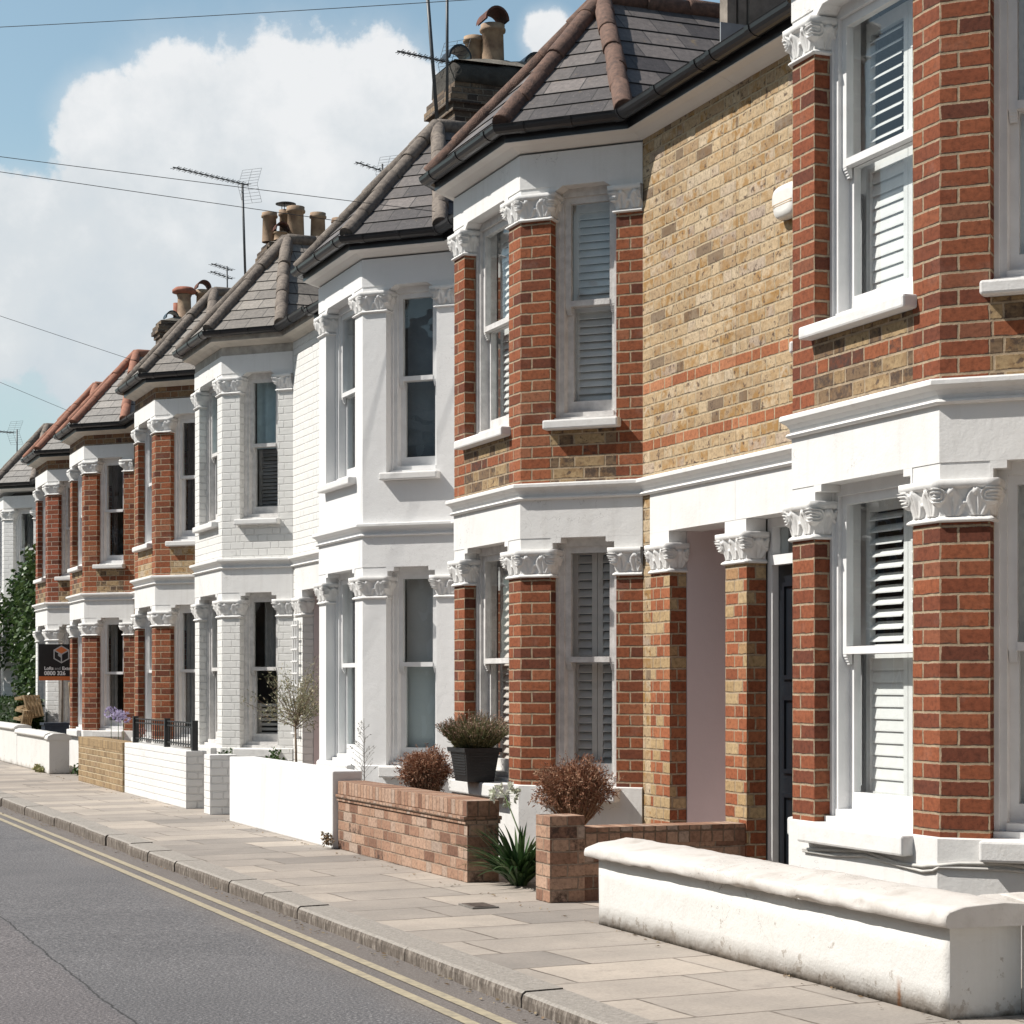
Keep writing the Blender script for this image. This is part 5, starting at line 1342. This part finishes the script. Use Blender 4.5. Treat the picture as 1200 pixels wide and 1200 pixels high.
textmesh('and', .068, M['inkg'], sg, smx(s0 + .25, z0 + .17), align='LEFT')
textmesh('Extensions', .074, M['inkw'], sg, smx(s0 + .37, z0 + .17), bold=.0022, align='LEFT')
textmesh('0800 326', .09, M['inkw'], sg, smx(s0 + .085, z0 + .086), bold=.003, align='LEFT')

# pallets and recycling box behind the far wall
def pallet(mtx, label):
    loc = mtx.translation; r = empty('pallet', loc, label, 'pallet', 'pallets leaning behind the far wall')
    b = MB()
    for k in range(5): b.mbox(mtx @ Matrix.Translation((-.4 + k * .2, 0, .06)), .1, .8, .02)
    for k in range(3): b.mbox(mtx @ Matrix.Translation((0, -.35 + k * .35, .04)), .9, .1, .02)
    b.build('boards', M['wood'], r)
    for i in range(3):
        for j in range(3):
            b = MB(); b.mbox(mtx @ Matrix.Translation((-.4 + i * .4, -.35 + j * .35, -.01)), .12, .1, .08); b.build('block', M['wood'], r)
    b = MB()
    for k in range(3): b.mbox(mtx @ Matrix.Translation((0, -.35 + k * .35, -.06)), .9, .1, .02)
    b.build('bottom_boards', M['wood'], r)
pallet(Matrix.Translation((4.80, 34.5, .9)) @ Matrix.Rotation(R(-35), 4, 'Z') @ Matrix.Rotation(R(-14), 4, 'Y') @ Matrix.Rotation(R(90), 4, 'X') @ Matrix.Rotation(R(90), 4, 'Y') @ Matrix.Diagonal((.62, .45, 1.25, 1)), 'taller pale wooden pallet leaning on edge behind the far white wall')
pallet(Matrix.Translation((4.66, 34.25, .7)) @ Matrix.Rotation(R(-35), 4, 'Z') @ Matrix.Rotation(R(12), 4, 'Y') @ Matrix.Rotation(R(90), 4, 'X') @ Matrix.Rotation(R(90), 4, 'Y') @ Matrix.Diagonal((.38, .4, 1.2, 1)), 'shorter pale wooden pallet propped in front of the taller pallet')
r = empty('recycling_box', (5.0, 33.1, 0), 'dark blue plastic recycling box behind the far white wall', 'box')
b = MB(); b.prism([(4.82, 32.9), (5.2, 32.9), (5.2, 33.3), (4.82, 33.3)], .02, .62); b.build('box_body', M['bin'], r)
b = MB(); b.box(4.8, 5.22, 32.88, 33.32, .621, .66); b.build('lid', M['bin'], r)

# ------------------------------------------------------------------ aerials, wires
def P3(px, py, zc):
    f = Vector((math.sin(TH), math.cos(TH), 0)); rr = Vector((math.cos(TH), -math.sin(TH), 0))
    return Vector((0, 0, HCAM)) + f * zc + rr * ((px - 600) / 2400 * zc) + Vector((0, 0, (802 - py) / 2400 * zc))
def aerial(label, base, top, booms, r=.014):
    base, top = Vector(base), Vector(top)
    o = empty('tv_aerial', base, label, 'aerial', 'television aerials on the roofs')
    b = MB(); b.tube([base, top], r, 8); b.build('mast', M['metal'], o)
    for (p, q, n, el, refl) in booms:
        p, q = Vector(p), Vector(q); b = MB(); b.tube([p, q], .009, 6); b.build('boom', M['metal'], o)
        d = (q - p).normalized(); s = d.cross(Vector((0, 0, 1))).normalized(); b = MB()
        for k in range(n):
            c = p.lerp(q, (k + .5) / n)
            if el > 0:
                u = Vector((0, 0, 1)); b.tube([c - s * el, c + s * el], .004, 4); b.tube([c - s * el * .6 - u * .02, c + s * el * .6 + u * .02], .004, 4)
        b.build('elements', M['metal'], o)
        if refl:
            b = MB(); c = q - d * .02
            for sgn in (1, -1):
                for k in range(6):
                    z = .02 + .045 * k; back = d * (.16 * k / 5 * .8)
                    b.tube([c - s * .16 + back + Vector((0, 0, sgn * z)), c + s * .16 + back + Vector((0, 0, sgn * z))], .0022, 4)
                for e in (-.16, 0, .16): b.tube([c + s * e, c + s * e + d * .128 + Vector((0, 0, sgn * .245))], .0026, 4)
            b.build('reflector', M['metal'], o)
aerial('tilted mast with a small aerial beside the nearest chimney', P3(513, 150, 20.8), P3(499, -30, 20.8), [(P3(466, 60, 20.3), P3(530, 74, 21.2), 10, .06, True)], .02)
aerial('upright dark mast in front of the nearest chimney', P3(524, 130, 20.6), P3(524, -40, 20.6), [], .016)
aerial('tallest television aerial with a long boom above the pots of the middle chimney', P3(288, 340, 29.2), P3(284, 216, 29.2), [(P3(203, 196, 27.8), P3(291, 217, 29.6), 14, .09, True)], .018)
aerial('small aerial showing above the roof of the white house', P3(449, 245, 28.3), P3(448, 192, 28.3), [(P3(417, 190, 27.8), P3(453, 202, 28.6), 5, .08, True)])
aerial('twin-boom aerial beside the farther chimney', P3(267, 375, 36.6), P3(266, 312, 36.6), [(P3(248, 309, 36), P3(272, 317, 37), 5, .1, False), (P3(247, 318, 36), P3(272, 327, 37), 5, .1, False)])
aerial('aerial on the roof of the farthest house at the left edge', P3(20, 560, 43.), P3(20, 503, 43.), [(P3(-12, 505, 42.5), P3(16, 507, 43.2), 7, .12, True)])
pole = Vector((-4., 21., 6.85))
def wire(label, end, sag):
    b = MB(); n = 24; pts = []
    for k in range(n + 1):
        f = k / n; p = pole.lerp(Vector(end), f); p.z -= sag * 4 * f * (1 - f); pts.append(p)
    b.tube(pts, .003, 5); return tag(b.build('overhead_wire', M['wire'], loc=(0, 0, 0)), label, 'wire', 'overhead telephone wires')
wire('topmost overhead wire crossing the blue sky at the top', (6.1, 13.95, 6.42), .07)
wire('overhead wire ending at the gutter between the brick house and the white house', (5.55, 16.1, 5.2), .02)
wire('overhead wire ending at the bay gutter of the white rendered house', (4.95, 16.7, 5.19), .02)
wire('overhead wire ending at the gutter of the house behind the railings', (4.93, 25.6, 5.3), .02)
wire('lowest overhead wire, ending at the gutter with orange hip tiles', (4.93, 31.0, 5.35), .02)
tp = empty('telegraph_pole', (-4., 21.05, 0), 'tall brown wooden telegraph pole across the road', 'pole')
b = MB(); b.tube([(-4., 21.1, -.1), (-4., 21.1, 7.1)], [.13, .09], 12); b.build('pole_shaft', M['post'], tp)
b = MB(); b.tube([(-4., 21.1, 6.8), (-4., 21.1, 6.92)], [.14, .14], 12); b.build('wire_ring', M['iron'], tp)
